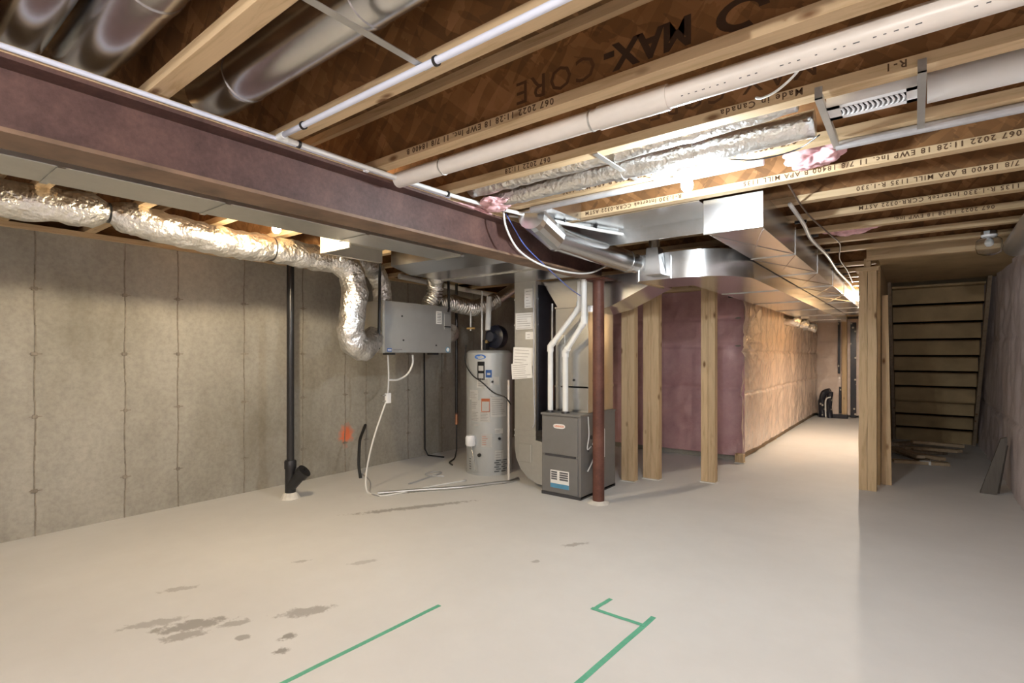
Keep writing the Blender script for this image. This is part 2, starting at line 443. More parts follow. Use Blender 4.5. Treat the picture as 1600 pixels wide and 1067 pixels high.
for k in range(-1, 25):
    y0 = .745+.535*k; y1 = y0+FLW; ym = (y0+y1)/2
    xr = .90 if k <= 10 else -.34
    xl = -5.70 if k <= 12 else -1.93
    if k == 11: continue
    t = thing('floor_joist', jlabel(k), 'joist', ((xl+xr)/2, ym, ZJ), 'wooden I-joists under the floor deck')
    bm = B(); box(bm, xl, xr, y0, y1, ZJ, ZJ+.045, .002); obj('bottom_flange', bm, 'lumber_x', t)
    bm = B(); box(bm, xl, xr, y0, y1, ZT-.045, ZT-.001); obj('top_flange', bm, 'lumber_x', t)
    bm = B(); box(bm, xl, xr, ym-.006, ym+.006, ZJ+.045, ZT-.045); obj('web', bm, 'osb_web', t)
    for (s, x, sz) in JT.get(k, []):
        obj('printed_text', txt_bm(s, sz, M_((x, y0-.0006, ZJ+.038), (-1,0,0), (0,0,-1)), .0006, 1.26), 'ink_wood', t)
    if k == 2:
        bm = B()
        prism(bm, [(-.455+rr_*.085*math.cos(a_), ZJ+.115+rr_*.055*math.sin(a_)) for rr_, seq in ((1, range(0, 19)), (.62, range(18, -1, -1))) for a_ in [2*PI*q_/22 for q_ in seq]], 1, ym-.0068, ym-.006)
        obj('printed_mark', bm, 'ink_faint2', t)
        obj('printed_text', txt_bm('CORE', .14, M_((-1.0, ym-.0068, ZJ+.175), (-1,0,0), (0,0,-1)), 0, 1.15), 'ink_faint', t)
        obj('printed_text', txt_bm('MAX-', .14, M_((-.62, ym-.0068, ZJ+.175), (-1,0,0), (0,0,-1)), .005, 1.0), 'ink_faint2', t)
    if k == 3:
        obj('printed_text', txt_bm('MAX-CORE', .125, M_((-.30, ym-.0068, ZJ+.175), (-1,0,0), (0,0,-1)), 0, 1.15), 'ink_faint', t)

# ================================================================== STEEL BEAM + COLUMN
t = thing('steel_beam', 'long rusty red-brown steel I-beam crossing the upper left, resting on the red column', 'beam', (-2.47, .6, 2.18))
bm = B(); box(bm, -2.57, -2.37, -4.1, 4.66, 2.18, 2.196); obj('bottom_flange', bm, 'flange_rust', t)
bm = B(); box(bm, -2.57, -2.37, -4.1, 4.66, 2.424, 2.44); obj('top_flange', bm, 'red_primer', t)
bm = B(); box(bm, -2.478, -2.462, -4.1, 4.66, 2.196, 2.424); obj('web', bm, 'red_primer', t)
bm = B(); box(bm, -2.57, -2.365, -4.1, 4.66, 2.44, 2.47); tag(obj('beam_plate', bm, 'lumber_y'), 'pale wooden plate lying along the top of the steel beam under the joists', 'plank')
t = thing('steel_column', 'round rusty red steel column standing in front of the furnace', 'column', (-2.44, 4.55, 0))
bm = B(); cyl(bm, (-2.44,4.55,.02), (-2.44,4.55,2.165), .056, 28); obj('shaft', bm, 'column_red', t, auto=True)
bm = B(); box(bm, -2.56, -2.32, 4.45, 4.65, 2.165, 2.18); obj('top_plate', bm, 'column_red', t)
bm = B(); lathe(bm, [(0,0), (.11,0), (.095,.012), (.07,.025), (0,.025)], (-2.44,4.55,0), seg=14); obj('base_mortar', bm, 'mortar', t)

# ================================================================== DUCTWORK
def seam_ring(bm, a, b, r):     # a raised seam round a pipe
    return cyl(bm, a, b, r, 28)
def round_duct(label, pts, r, seams, mat='galvanised', name='round_duct', smooth=1):
    t = thing(name, label, 'duct', pts[0])
    bm = B(); tube(bm, pts, r, 32, smooth); obj('pipe', bm, mat, t, auto=True)
    for (a, b) in seams:
        bm = B(); cyl(bm, a, b, r+.004, 32); obj('seam_band', bm, mat, t, auto=True)
    return t
round_duct('shiny round metal duct between the joists, second from the upper left corner', [(-2.62,.60,2.615), (-.2,.60,2.615)], .10, [((-1.9,.60,2.615), (-1.87,.60,2.615))])
round_duct('shiny round metal duct at the extreme upper left, closest to the camera', [(-2.64,.395,2.60), (-.2,.395,2.60)], .085, [((-1.9,.395,2.60), (-1.87,.395,2.60))])
round_duct('shiny round metal duct ending in an elbow, crossed by the thin steel strap', [(-2.60,1.06,2.66), (-2.45,1.06,2.615), (-2.2,1.06,2.615), (-.4,1.06,2.615)], .095, [((-1.42,1.06,2.615), (-1.405,1.06,2.615)), ((-2.25,1.06,2.615), (-2.235,1.06,2.615))])
bm = B(); box(bm, -1.395, -1.365, .76, 1.30, 2.4665, 2.4695); tag(obj('steel_strap', bm, 'steel_strap'), 'thin grey steel strap nailed across the joists below the round duct', 'strap')

# grey trunk duct beyond the beam
t = thing('return_duct', 'wide grey sheet metal duct running beside the steel beam above the concrete wall bay', 'duct', (-3.05, .6, 2.30))
bm = B(); box(bm, -3.42, -3.08, -4.1, 3.30, 2.30, 2.465, .003); obj('duct_body', bm, 'galvanised_dull', t)
for y in (-2.6,-1.1,.62,1.35,2.3):
    bm = B(); box(bm, -3.425, -3.075, y, y+.03, 2.294, 2.30); obj('seam_band', bm, 'galvanised_dull', t)
bm = B(); box(bm, -3.40, -3.08, 3.28, 3.32, 2.285, 2.30); obj('seam_band', bm, 'galvanised', t)
bm = B()
prism(bm, [(3.30,2.30), (3.55,2.24), (4.62,2.24), (4.62,2.465), (3.30,2.465)], 0, -4.02, -2.72)
obj('drop_section', bm, 'galvanised', t)
bm = B(); box(bm, -4.03, -2.65, 3.98, 4.01, 2.228, 2.24); obj('seam_band', bm, 'galvanised', t)
# open register boot on the side of the duct
t = thing('register_boot', 'beige open sheet metal boot on the side of the grey duct above the ventilator', 'boot', (-3.62, 2.6, 2.26))
bm = B()
prism(bm, [(-3.43,2.33), (-3.43,2.45), (-3.84,2.40), (-3.84,2.27), (-3.80,2.27), (-3.80,2.38), (-3.46,2.42), (-3.46,2.33)], 1, 2.44, 3.02)
obj('hood', bm, 'hrv_edge', t)
bm = B(); box(bm, -3.84, -3.45, 2.425, 2.44, 2.27, 2.45); obj('end_plate', bm, 'hrv_edge', t)

# return drop to furnace with swept elbow
t = thing('return_drop', 'upright sheet metal return duct with a curved boot entering the side of the furnace', 'duct', (-3.35, 4.9, 0))
out = [(-3.52,2.24), (-3.52,.42), (-3.50,.30), (-3.44,.19), (-3.34,.10), (-3.22,.055), (-3.10,.045), (-3.085,.045), (-3.085,.50), (-3.235,.52), (-3.235,2.24)]
bm = B(); prism(bm, out, 1, 4.62, 5.18); obj('duct_body', bm, 'galvanised_dull', t)
for (z0) in (.54, .60, 1.76, 2.04):
    bm = B(); box(bm, -3.525, -3.228, 4.614, 5.19, z0, z0+.018); obj('seam_band', bm, 'galvanised_dull', t)
bm = B(); box(bm, -3.47, -3.29, 4.612, 4.62, .27, .47, .006); obj('stamped_panel', bm, 'galvanised_dull', t)
bm = B(); box(bm, -3.234, -3.226, 4.66, 5.16, .62, 2.2); obj('side_panel', bm, 'dark_duct', t)

# furnace plenum and transition to the trunk
t = thing('supply_plenum', 'tall shiny sheet metal plenum on top of the furnace, flaring toward the duct bend', 'plenum', (-2.8, 4.9, .84))
bm = B(); box(bm, -3.02, -2.63, 4.68, 5.24, .845, 1.93, .004); obj('plenum_box', bm, 'galvanised', t)
bm = B(); box(bm, -2.95, -2.62, 4.672, 4.68, .98, 1.70); obj('coil_panel', bm, 'galvanised', t)
bm = B()
prism(bm, [(-3.02,1.93), (-2.63,1.88), (-2.40,1.93), (-1.97,2.12), (-1.97,2.24), (-3.22,2.24), (-3.22,2.23)], 1, 4.74, 5.24); obj('transition', bm, 'galvanised', t)
for z in (1.10, 1.93):
    bm = B(); box(bm, -3.025, -2.625, 4.672, 5.246, z, z+.016); obj('seam_band', bm, 'galvanised', t)
bm = B(); box(bm, -2.98, -2.90, 4.668, 4.672, 1.55, 1.65); obj('damper_plate', bm, 'galvanised_dull', t)
for (x, z) in ((-2.79,1.18), (-2.56,1.18)):
    bm = B(); cyl(bm, (x,4.664,z), (x,4.68,z), .012, 10); obj('screw', bm, 'abs_black', t)

# curved supply duct
t = thing('supply_duct', 'lower sheet metal supply duct with a rounded outer corner, curving off down the corridor', 'duct', (-1.5, 4.6, 2.10))
prof = [(-1.96,4.98), (-1.96,4.40)]
for i in range(13):
    a = -PI/2+PI/2*i/12; prof.append((-1.58+.48*math.cos(a), 4.88+.48*math.sin(a)))
prof += [(-1.10,12.6), (-1.66,12.6), (-1.66,4.98)]
bm = B(); prism(bm, prof, 2, 2.10, 2.243); obj('duct_body', bm, 'galvanised', t, auto=True)
bm = B(); box(bm, -1.972, -1.955, 4.39, 4.99, 2.09, 2.28); obj('seam_band', bm, 'galvanised', t)
bm = B(); box(bm, -1.70, -1.66, 4.388, 4.402, 2.10, 2.30); obj('seam_band', bm, 'galvanised', t)
bm = B(); prism(bm, prof[:16]+[(-1.10,5.4), (-1.66,5.4), (-1.66,4.98)], 2, 2.243, 2.33); obj('upper_body', bm, 'galvanised', t, auto=True)
for y in (5.9,7.3,8.7,10.1,11.5):
    bm = B(); box(bm, -1.665, -1.095, y, y+.025, 2.092, 2.10); obj('seam_band', bm, 'galvanised', t)
# tapered branch take-off on front of the bend
t = thing('branch_takeoff', 'small tapered metal take-off sitting against the front of the curved duct', 'duct', (-1.75, 4.33, 2.14))
bm = B(); prism(bm, [(-1.84,2.13), (-1.70,2.13), (-1.73,2.36), (-1.83,2.36)], 1, 4.27, 4.39); obj('taper', bm, 'galvanised', t)
bm = B(); cyl(bm, (-1.78,4.33,2.36), (-1.78,4.33,2.465), .05, 20); obj('collar', bm, 'galvanised', t, auto=True)

# square duct with blank end
t = thing('trunk_duct', 'square-ended sheet metal duct hanging under the joists and running down the corridor', 'duct', (-.95, 8, 2.245))
bm = B(); box(bm, -1.09, -.757, 3.54, 12.6, 2.246, 2.468, .003); obj('duct_body', bm, 'galvanised', t)
bm = B(); box(bm, -1.115, -.745, 3.528, 3.54, 2.24, 2.469, .004); obj('end_cap', bm, 'galvanised', t)
for y in (4.7,5.9,7.1,8.3,9.5,10.7,11.9):
    bm = B(); box(bm, -1.095, -.752, y, y+.02, 2.24, 2.246); box(bm, -.757, -.752, y, y+.02, 2.246, 2.466); obj('seam_band', bm, 'galvanised', t)
for y in (3.62,4.75,5.95,7.15,8.35):
    bm = B()
    tube(bm, [(-1.08,y,2.2475), (-.765,y+1.05,2.2475)], .006, 6, 1); tube(bm, [(-.765,y,2.2475), (-1.08,y+1.05,2.2475)], .006, 6, 1)
    obj('cross_crease', bm, 'galvanised', t)

# panned bay (sheet metal nailed under the joists)
bm = B(); box(bm, -2.30, -1.13, 3.50, 3.95, 2.462, 2.469); box(bm, -2.30, -1.13, 3.945, 3.953, 2.35, 2.469)
tag(obj('joist_pan', bm, 'galvanised'), 'flat sheet metal panning nailed under the joists left of the square duct end', 'sheet metal')
bm = B(); box(bm, -2.28, -1.98, 2.98, 3.40, 2.455, 2.468); box(bm, -1.99, -1.975, 2.98, 3.41, 2.45, 2.62)
tag(obj('joist_pan', bm, 'galvanised'), 'small bent sheet metal box in the joist bay just above the oval duct elbow', 'sheet metal')

# slanting round duct
t = thing('round_duct', 'shiny round duct with angled elbow slanting down beside the beam to the curved duct', 'duct', (-2.0, 3.8, 2.3))
bm = B(); tube(bm, [(-2.20,3.42,2.345), (-2.02,4.34,2.27)], .094, 30, 1); obj('pipe', bm, 'galvanised', t, auto=True)
bm = B(); tube(bm, [(-2.14,3.00,2.425), (-2.16,3.08,2.415), (-2.205,3.42,2.345)], .098, 16, 1); obj('elbow', bm, 'galvanised', t)
bm = B(); cyl(bm, (-2.205,3.40,2.346), (-2.20,3.425,2.344), .10, 30); obj('seam_band', bm, 'galvanised', t, auto=True)
bm = B(); cyl(bm, (-2.03,4.29,2.274), (-2.025,4.31,2.272), .099, 30); cyl(bm, (-2.018,4.34,2.27), (-2.0,4.42,2.265), .085, 30); obj('end_collar', bm, 'galvanised', t, auto=True)

# insulated flexible ducts
def flex(label, pts, r, ties=(), mat='foil', disp=.012, corr=0, sm=10, name='flexible_duct'):
    t = thing(name, label, 'duct', pts[0])
    tot = sum((Vector(pts[i+1])-Vector(pts[i])).length for i in range(len(pts)-1))
    def rf(tt, L):
        s = 1
        for (q, w, d) in ties: s -= d*math.exp(-((L-q)/w)**2)
        if corr: s += corr*math.sin(L*2*PI/.035)
        return s
    bm = B(); tube(bm, pts, r, 40, sm, True, rf, disp, 11); obj('foil_sleeve', bm, mat, t, smooth=True)
    return t
def densify(pts, n): 
    out = []
    for i in range(len(pts)-1):
        for j in range(n): out.append(tuple(Vector(pts[i]).lerp(Vector(pts[i+1]), j/n)))
    out.append(pts[-1]); return out
main = [(-4.3,-1.6,2.375), (-4.3,-.9,2.36), (-4.3,-.2,2.375), (-4.3,.5,2.37), (-4.3,1.13,2.40), (-4.3,1.6,2.345), (-4.3,2.0,2.325), (-4.3,2.28,2.335), (-4.3,2.7,2.32), (-4.3,3.0,2.33)]
t = flex('long silver foil insulated duct sagging along the top of the concrete wall', densify(main, 5), .112, ties=((2.73,.05,.45), (3.85,.04,.2)), disp=.016, sm=3)
for y, z, r in ((1.13,2.40,.068), (2.26,2.335,.1)):
    bm = B(); cyl(bm, (-4.3,y-.006,z), (-4.3,y+.006,z), r, 24); obj('tie_band', bm, 'abs_black', t)
flex('foil insulated duct dropping down and hooking into the left side of the ventilator',
     densify([(-4.3,2.86,2.36), (-4.3,3.05,2.24), (-4.3,3.09,2.05), (-4.3,3.06,1.85), (-4.3,3.03,1.68), (-4.31,3.08,1.55), (-4.36,3.22,1.50), (-4.45,3.36,1.55), (-4.52,3.48,1.62)], 3), .122, disp=.015, sm=3)
flex('short foil insulated duct going down into the top left of the ventilator',
     densify([(-4.32,2.98,2.38), (-4.42,3.25,2.37), (-4.52,3.50,2.33), (-4.57,3.62,2.2), (-4.58,3.64,2.06), (-4.58,3.64,2.012)], 4), .10, disp=.013, sm=3)
flex('short bent foil duct going down into the top right of the ventilator',
     densify([(-4.25,4.16,2.36), (-4.4,4.26,2.33), (-4.5,4.36,2.24), (-4.53,4.36,2.12), (-4.55,4.28,2.012)], 6), .094, disp=.008, corr=.06, sm=9, mat='foil_tight')
t = flex('ribbed foil duct curving right from the ventilator up to a bare metal pipe',
     densify([(-4.56,4.46,2.04), (-4.53,4.66,2.08), (-4.5,4.85,2.05), (-4.48,5.05,2.04), (-4.43,5.28,2.12), (-4.40,5.38,2.17)], 6), .098, disp=.007, corr=.07, sm=9, mat='foil_tight')
bm = B(); tube(bm, [(-4.41,5.36,2.16), (-4.30,5.66,2.36), (-4.28,5.72,2.40)], .07, 24, 1); obj('metal_pipe', bm, 'foil_tight', t, auto=True)

# ================================================================== HEAT RECOVERY VENTILATOR
t = thing('ventilator', 'grey wall-bay heat recovery ventilator box hung on black straps', 'ventilator', (-4.57, 4.0, 1.46))
bm = B(); box(bm, -4.76, -4.43, 3.50, 4.52, 1.463, 2.012, .004); obj('case', bm, 'hrv_edge', t)
bm = B(); box(bm, -4.43, -4.40, 3.525, 4.52, 1.463, 2.012, .006); obj('front_door', bm, 'hrv_grey', t)
bm = B(); box(bm, -4.47, -4.395, 3.497, 3.527, 1.461, 2.014, .003); obj('corner_trim', bm, 'hrv_edge', t)
for (y, z) in ((3.76,1.86), (3.78,1.60), (4.27,1.55)):
    bm = B(); cyl(bm, (-4.402,y,z), (-4.395,y,z), .010, 12); obj('screw', bm, 'abs_black', t)
bm = B(); box(bm, -4.40, -4.398, 4.27, 4.36, 1.80, 1.95); o = obj('white_label', bm, 'paper', t); o['label'] = 'white printed label near the top right'
bm = B(); [box(bm, -4.398, -4.3972, 4.285, 4.345, 1.815+i*.018, 1.821+i*.018) for i in range(7)]; obj('printed_text', bm, 'ink', o)['kind'] = 'stuff'
bm = B(); box(bm, -4.40, -4.398, 3.56, 3.62, 1.475, 1.51); o = obj('blue_label', bm, 'label_blue', t); o['label'] = 'small blue sticker at lower left'
bm = B(); box(bm, -4.398, -4.3973, 3.566, 3.614, 1.486, 1.499); obj('printed_text', bm, 'paper', o)
bm = B(); box(bm, -4.40, -4.3985, 3.64, 3.76, 1.495, 1.50); box(bm, -4.40, -4.3985, 3.64, 3.72, 1.48, 1.484); obj('printed_text', bm, 'ink', t)
bm = B(); cyl(bm, (-4.40,4.46,1.50), (-4.397,4.46,1.50), .034, 24); o = obj('round_badge', bm, 'label_cyan', t); o['label'] = 'round pale blue badge at lower right'
bm = B(); cyl(bm, (-4.398,4.46,1.50), (-4.396,4.46,1.50), .024, 24); obj('badge_centre', bm, 'paper', o)
bm = B(); box(bm, -4.42, -4.394, 4.40, 4.49, 1.74, 1.93, .004); obj('control_cover', bm, 'hrv_grey', t)
bm = B(); box(bm, -4.396, -4.390, 4.40, 4.50, 1.765, 1.78); obj('cover_slot', bm, 'abs_black', t)
for y in (3.63, 4.28):
    bm = B(); box(bm, -4.56, -4.45, y, y+.08, 1.440, 1.463); obj('drain_port', bm, 'abs_black', t)
flex('short silver duct collar on the right end of the ventilator', [(-4.55,4.52,1.68), (-4.55,4.60,1.69), (-4.58,4.68,1.72)], .12, disp=.01, sm=5)
for (y, lab, y2) in ((3.47, 'black hanging strap at the left end of the ventilator', 3.46), (4.475, 'black hanging strap at the right end of the ventilator', 4.48)):
    bm = B(); tube(bm, [(-4.405,y,2.469), (-4.40,y2,2.0), (-4.39,y2-.02,1.5 if y < 4 else 1.95)], .012, 8, 1, squash=1.6); tag(obj('hanging_strap', bm, 'abs_black'), lab, 'strap')
# condensate tubing
t = thing('condensate_tube', 'thin white drain tube hanging from the ventilator, with a clipped trap, trailing on the floor', 'tube', (-4.6, 3.8, 0))
bm = B(); tube(bm, [(-4.5,3.65,1.45), (-4.5,3.66,1.2), (-4.5,3.645,.98), (-4.5,3.63,.95), (-4.55,3.5,.55), (-4.58,3.43,.2), (-4.53,3.40,.02), (-4.40,3.40,.010), (-4.28,3.42,.010), (-4.2,3.7,.010), (-4.15,4.05,.010), (-4.05,4.4,.010)], .009, 8, 6); obj('tube', bm, 'wire_white', t, smooth=True)
bm = B(); tube(bm, [(-4.5,4.0,1.44), (-4.5,4.0,1.34), (-4.5,3.93,1.23), (-4.5,3.80,1.17), (-4.5,3.66,1.17)], .011, 8, 6); obj('loop', bm, 'wire_white', t, smooth=True)
bm = B(); box(bm, -4.52, -4.48, 3.62, 3.68, .92, 1.03, .006); obj('trap', bm, 'plastic_white', t)
for z in (.94,1.0):
    bm = B(); box(bm, -4.515, -4.49, 3.57, 3.63, z, z+.012); obj('clip', bm, 'galvanised_dull', t)
bm = B(); tube(bm, [(-5.30,3.9,.008), (-4.9,3.72,.008), (-4.5,3.42,.008), (-4.3,3.38,.008)], .006, 6, 6); tag(obj('floor_cable', bm, 'grey_conduit'), 'thin grey cable lying on the floor between the wall and the white tube', 'cable')
bm = B(); tube(bm, [(-4.38,3.42,.018), (-4.15,3.75,.018), (-3.88,4.10,.018), (-3.72,4.42,.018), (-3.62,4.62,.018), (-3.60,4.8,.018)], .016, 10, 6); tag(obj('floor_hose', bm, 'galvanised_dull'), 'dusty grey hose lying on the floor in front of the water heater', 'hose')
bm = B(); tube(bm, [(-4.45,3.9,.01), (-4.5,4.25,.01), (-4.55,4.5,.01), (-4.66,4.5,.01), (-4.66,4.35,.01), (-4.55,4.3,.01), (-4.4,4.4,.01)], .008, 8, 6); tag(obj('floor_cable', bm, 'grey_conduit'), 'small looped grey cable on the floor left of the water heater', 'cable')
bm = B(); tube(bm, [(-5.13,3.76,0), (-5.19,3.78,.15), (-5.30,3.87,.36), (-5.36,3.93,.43), (-5.52,4.12,.55)], .018, 10, 6); tag(obj('black_hose', bm, 'black_rubber'), 'short black curved hose leaning on the concrete wall', 'hose')

# ================================================================== BLACK DRAIN STACK
t = thing('drain_stack', 'black plastic drain pipe standing by the concrete wall with a cleanout at its foot', 'pipe', (-4.98,2.81,0))
bm = B(); cyl(bm, (-4.98,2.81,.30), (-4.98,2.81,2.46), .036, 24); obj('pipe', bm, 'abs_black', t, auto=True)
bm = B(); lathe(bm, [(0,.05), (.052,.05), (.052,.30), (.058,.30), (.058,.37), (.050,.385), (0,.385)], (-4.98,2.81,0)); obj('hub', bm, 'abs_black', t, auto=True)
bm = B(); tube(bm, [(-4.98,2.81,.12), (-4.92,2.84,.19), (-4.87,2.87,.25)], .057, 20, 1); obj('wye_branch', bm, 'abs_black', t, auto=True)
bm = B(); tube(bm, [(-4.885,2.86,.235), (-4.845,2.885,.28)], .072, 24, 1); o = obj('cleanout_plug', bm, 'abs_black', t, auto=True)
bm = B(); tube(bm, [(-4.845,2.885,.28), (-4.835,2.89,.292)], .022, 4, 1); obj('wrench_lug', bm, 'abs_black', o)
bm = B(); lathe(bm, [(0,0), (.095,0), (.085,.02), (.07,.045), (.058,.06), (0,.06)], (-4.98,2.81,0), seg=13); obj('mortar_collar', bm, 'mortar', t)

# ================================================================== WATER HEATER
hx, hy = -4.19, 4.98; R_ = .285
t = thing('water_heater', 'grey cylindrical water heater covered with paper labels, left of the return duct', 'water heater', (hx, hy, 0))
bm = B(); lathe(bm, [(0,.02), (R_-.01,.02), (R_,.03), (R_,1.46), (R_-.02,1.485), (R_-.05,1.495), (0,1.50)], (hx,hy,0), seg=56); obj('tank_jacket', bm, 'heater_grey', t, auto=True)
bm = B(); lathe(bm, [(0,0), (R_+.006,0), (R_+.006,.035), (0,.035)], (hx,hy,0), seg=56); obj('base_ring', bm, 'heater_grey', t, auto=True)
view = math.atan2(-hy, -hx)     # direction to the room
def wrap(a0, a1, z0, z1, mat, name, d=.0015, parent=None):
    bm = B(); n = 8; rr = R_+d
    v = []
    for i in range(n+1):
        a = view+(a0+(a1-a0)*i/n)
        v.append((bm.verts.new((hx+rr*math.cos(a), hy+rr*math.sin(a), z0)), bm.verts.new((hx+rr*math.cos(a), hy+rr*math.sin(a), z1))))
    for i in range(n): bm.faces.new((v[i][0], v[i+1][0], v[i+1][1], v[i][1]))
    bmesh.ops.solidify(bm, geom=bm.faces[:], thickness=-.001)
    return obj(name, bm, mat, parent or t)
# a>0 is toward the viewer's right
def lines(par, a0, a1, z0, z1, n, mat='ink_soft'):
    for i in range(n):
        z = z0+(z1-z0)*(i+.5)/n
        wrap(a0, a0+(a1-a0)*random.uniform(.6,1), z-.0025, z+.0025, mat, 'printed_text', .0035, par)
p = wrap(-.98,-.48,.90,1.02,'paper','paper_label'); lines(p, -.93,-.53,.915,1.0,4)
p = wrap(-.86,.02,.64,.90,'paper','paper_label'); lines(p, -.82,-.43,.65,.76,6); lines(p, -.38,-.03,.65,.76,6); lines(p, -.82,-.53,.79,.88,4)
p = wrap(-.34,.02,.76,.92,'label_orange','warning_label',.003); wrap(-.31,-.01,.77,.885,'paper','label_face',.005,p); lines(p, -.28,-.04,.78,.85,4)
p = wrap(.04,.78,.70,.94,'paper','paper_label'); p['label'] = 'pale bluish wiring diagram sheet'; lines(p, .1,.7,.72,.92,8)
p = wrap(-.35,.12,.34,.50,'paper','paper_label'); lines(p, -.3,-.05,.36,.48,5,'label_orange')
p = wrap(.22,.62,.19,.30,'paper','paper_label'); lines(p, .26,.58,.2,.29,3)
p = wrap(.22,.60,.50,.56,'paper','paper_label'); lines(p, .26,.55,.51,.55,2)
p = wrap(-.72,-.44,.585,.61,'paper','paper_label')
p = wrap(-.55,.02,1.05,1.16,'paper','paper_label'); lines(p, -.5,-.05,1.06,1.15,4)
p = wrap(-.52,-.20,1.14,1.36,'abs_black','warning_label'); wrap(-.47,-.25,1.25,1.31,'paper','label_face',.003,p); wrap(-.47,-.25,1.16,1.22,'paper','label_face',.003,p)
p = wrap(-.16,.10,1.17,1.26,'label_blue','blue_label'); wrap(-.1,.04,1.20,1.225,'paper','printed_text',.003,p)
p = wrap(.18,.42,1.08,1.18,'paper','paper_label')
# oval badge
bm = B(); va = []
for i in range(24):
    a = 2*PI*i/24; th = view-.40+.26*math.cos(a); va.append(bm.verts.new((hx+(R_+.003)*math.cos(th), hy+(R_+.003)*math.sin(th), 1.415+.030*math.sin(a))))
bm.faces.new(va); o = obj('oval_badge', bm, 'label_blue', t); wrap(-.55,-.25,1.408,1.422,'paper','printed_text',.005,o)
for (a, z, r, m) in ((.42,.44,.016,'abs_black'), (-.42,.245,.022,'abs_black'), (.12,1.12,.014,'abs_black')):
    c = (hx+(R_)*math.cos(view+a), hy+R_*math.sin(view+a), z); c2 = (hx+(R_+.02)*math.cos(view+a), hy+(R_+.02)*math.sin(view+a), z)
    bm = B(); cyl(bm, c, c2, r, 14); obj('port', bm, m, t)
for row in range(6):
    for col in range(2):
        a0 = .20+col*.32+(.08 if row % 2 else 0)
        wrap(a0, a0+.22, .045+row*.026, .056+row*.026, 'heater_dark', 'air_slot', .003)
for row in range(5): wrap(-1.0, -.88, .06+row*.03, .07+row*.03, 'heater_dark', 'air_slot', .003)
a = view-.78; gx, gy = hx+(R_+.035)*math.cos(a), hy+(R_+.035)*math.sin(a)
bm = B(); lathe(bm, [(0,.35), (.05,.35), (.062,.37), (.062,.45), (.05,.475), (0,.48)], (gx,gy,0), seg=20); o = obj('gas_valve', bm, 'plastic_white', t, auto=True)
bm = B(); tube(bm, [(gx,gy,.36), (gx+.05,gy-.02,.28), (gx+.09,gy-.04,.20), (gx+.09,gy-.02,.07)], .007, 8, 5); obj('gas_tube', bm, 'galvanised', o, smooth=True)
# vent blower above the heater
t = thing('vent_blower', 'dark blue-black exhaust blower on top of the water heater', 'blower', (hx+.08, hy+.03, 1.50))
bm = B(); lathe(bm, [(0,-.07), (.10,-.07), (.14,-.05), (.15,0), (.14,.05), (.10,.07), (0,.07)], (hx+.10,hy+.02,1.66), axis='y', seg=32); obj('fan_housing', bm, 'navy', t, auto=True)
bm = B(); cyl(bm, (hx+.10,hy-.11,1.66), (hx+.10,hy-.04,1.66), .06, 20); obj('motor', bm, 'black_pump', t, auto=True)
bm = B(); box(bm, hx-.03, hx+.02, hy-.10, hy-.02, 1.50, 1.62, .006); obj('bracket', bm, 'abs_black', t)
bm = B(); cyl(bm, (hx+.05,hy-.08,1.60), (hx+.05,hy-.12,1.60), .02, 14); obj('gauge', bm, 'brass', t)
bm = B(); tube(bm, [(hx+.02,hy-.05,1.74), (hx-.0,hy-.02,1.92), (hx+.0,hy,2.16)], .035, 20, 4); tag(obj('vent_pipe', bm, 'pvc_white'), 'white plastic vent pipe rising from the blower behind the heater', 'pipe')
t = thing('water_pipe', 'thin white water pipe with a brass tap, rising from the top of the water heater', 'pipe', (hx-.08,hy-.03,1.5))
bm = B(); tube(bm, [(hx-.07,hy-.06,1.49), (hx-.07,hy-.06,2.23)], .011, 10, 1); tube(bm, [(hx-.07,hy-.06,2.0), (hx-.19,hy-.12,1.99), (hx-.20,hy-.125,1.97), (hx-.20,hy-.125,1.74)], .010, 10, 1); obj('pipe', bm, 'wire_white', t)
bm = B(); cyl(bm, (hx-.24,hy-.15,1.77), (hx-.15,hy-.10,1.77), .014, 12); obj('tap', bm, 'brass', t)
bm = B(); tube(bm, [(hx-.16,hy-.26,1.56), (hx-.12,hy-.31,1.35), (hx+.03,hy-.35,1.2), (hx+.16,hy-.33,1.12), (hx+.30,hy-.28,1.0), (hx+.44,hy-.24,.95), (hx+.55,hy-.28,.88)], .008, 8, 6); tag(obj('power_cord', bm, 'abs_black'), 'dark cord drooping across the front of the water heater', 'cord')
bm = B(); cyl(bm, (-3.70,4.742,.0), (-3.70,4.742,1.15), .013, 12); tag(obj('discharge_pipe', bm, 'pvc_beige'), 'slim cream discharge pipe standing at the right edge of the water heater', 'pipe')
# gas / water pipes on the wall behind
t = thing('gas_pipe', 'black gas pipe with copper end standing between the ventilator and the water heater', 'pipe', (-5.0,5.24,.1))
bm = B(); cyl(bm, (-5.0,5.24,.62), (-5.0,5.24,2.42), .020, 12); obj('pipe', bm, 'abs_black', t)
bm = B(); cyl(bm, (-5.0,5.24,.12), (-5.0,5.24,.50), .010, 10); obj('thin_pipe', bm, 'abs_black', t)
bm = B(); cyl(bm, (-5.0,5.24,.48), (-5.0,5.24,.64), .020, 12); obj('coupling', bm, 'copper', t)
bm = B(); tube(bm, [(-5.0,5.24,.12), (-5.0,5.20,.02), (-4.9,5.0,.012), (-4.75,4.9,.012)], .010, 8, 4); obj('floor_run', bm, 'abs_black', t)
bm = B(); tube(bm, [(-5.5,5.10,2.0), (-5.5,5.12,.10), (-5.45,5.13,.02), (-5.2,5.2,.012)], .011, 8, 1); tag(obj('wall_cable', bm, 'abs_black'), 'black cable running down the concrete wall behind the ventilator', 'cable')
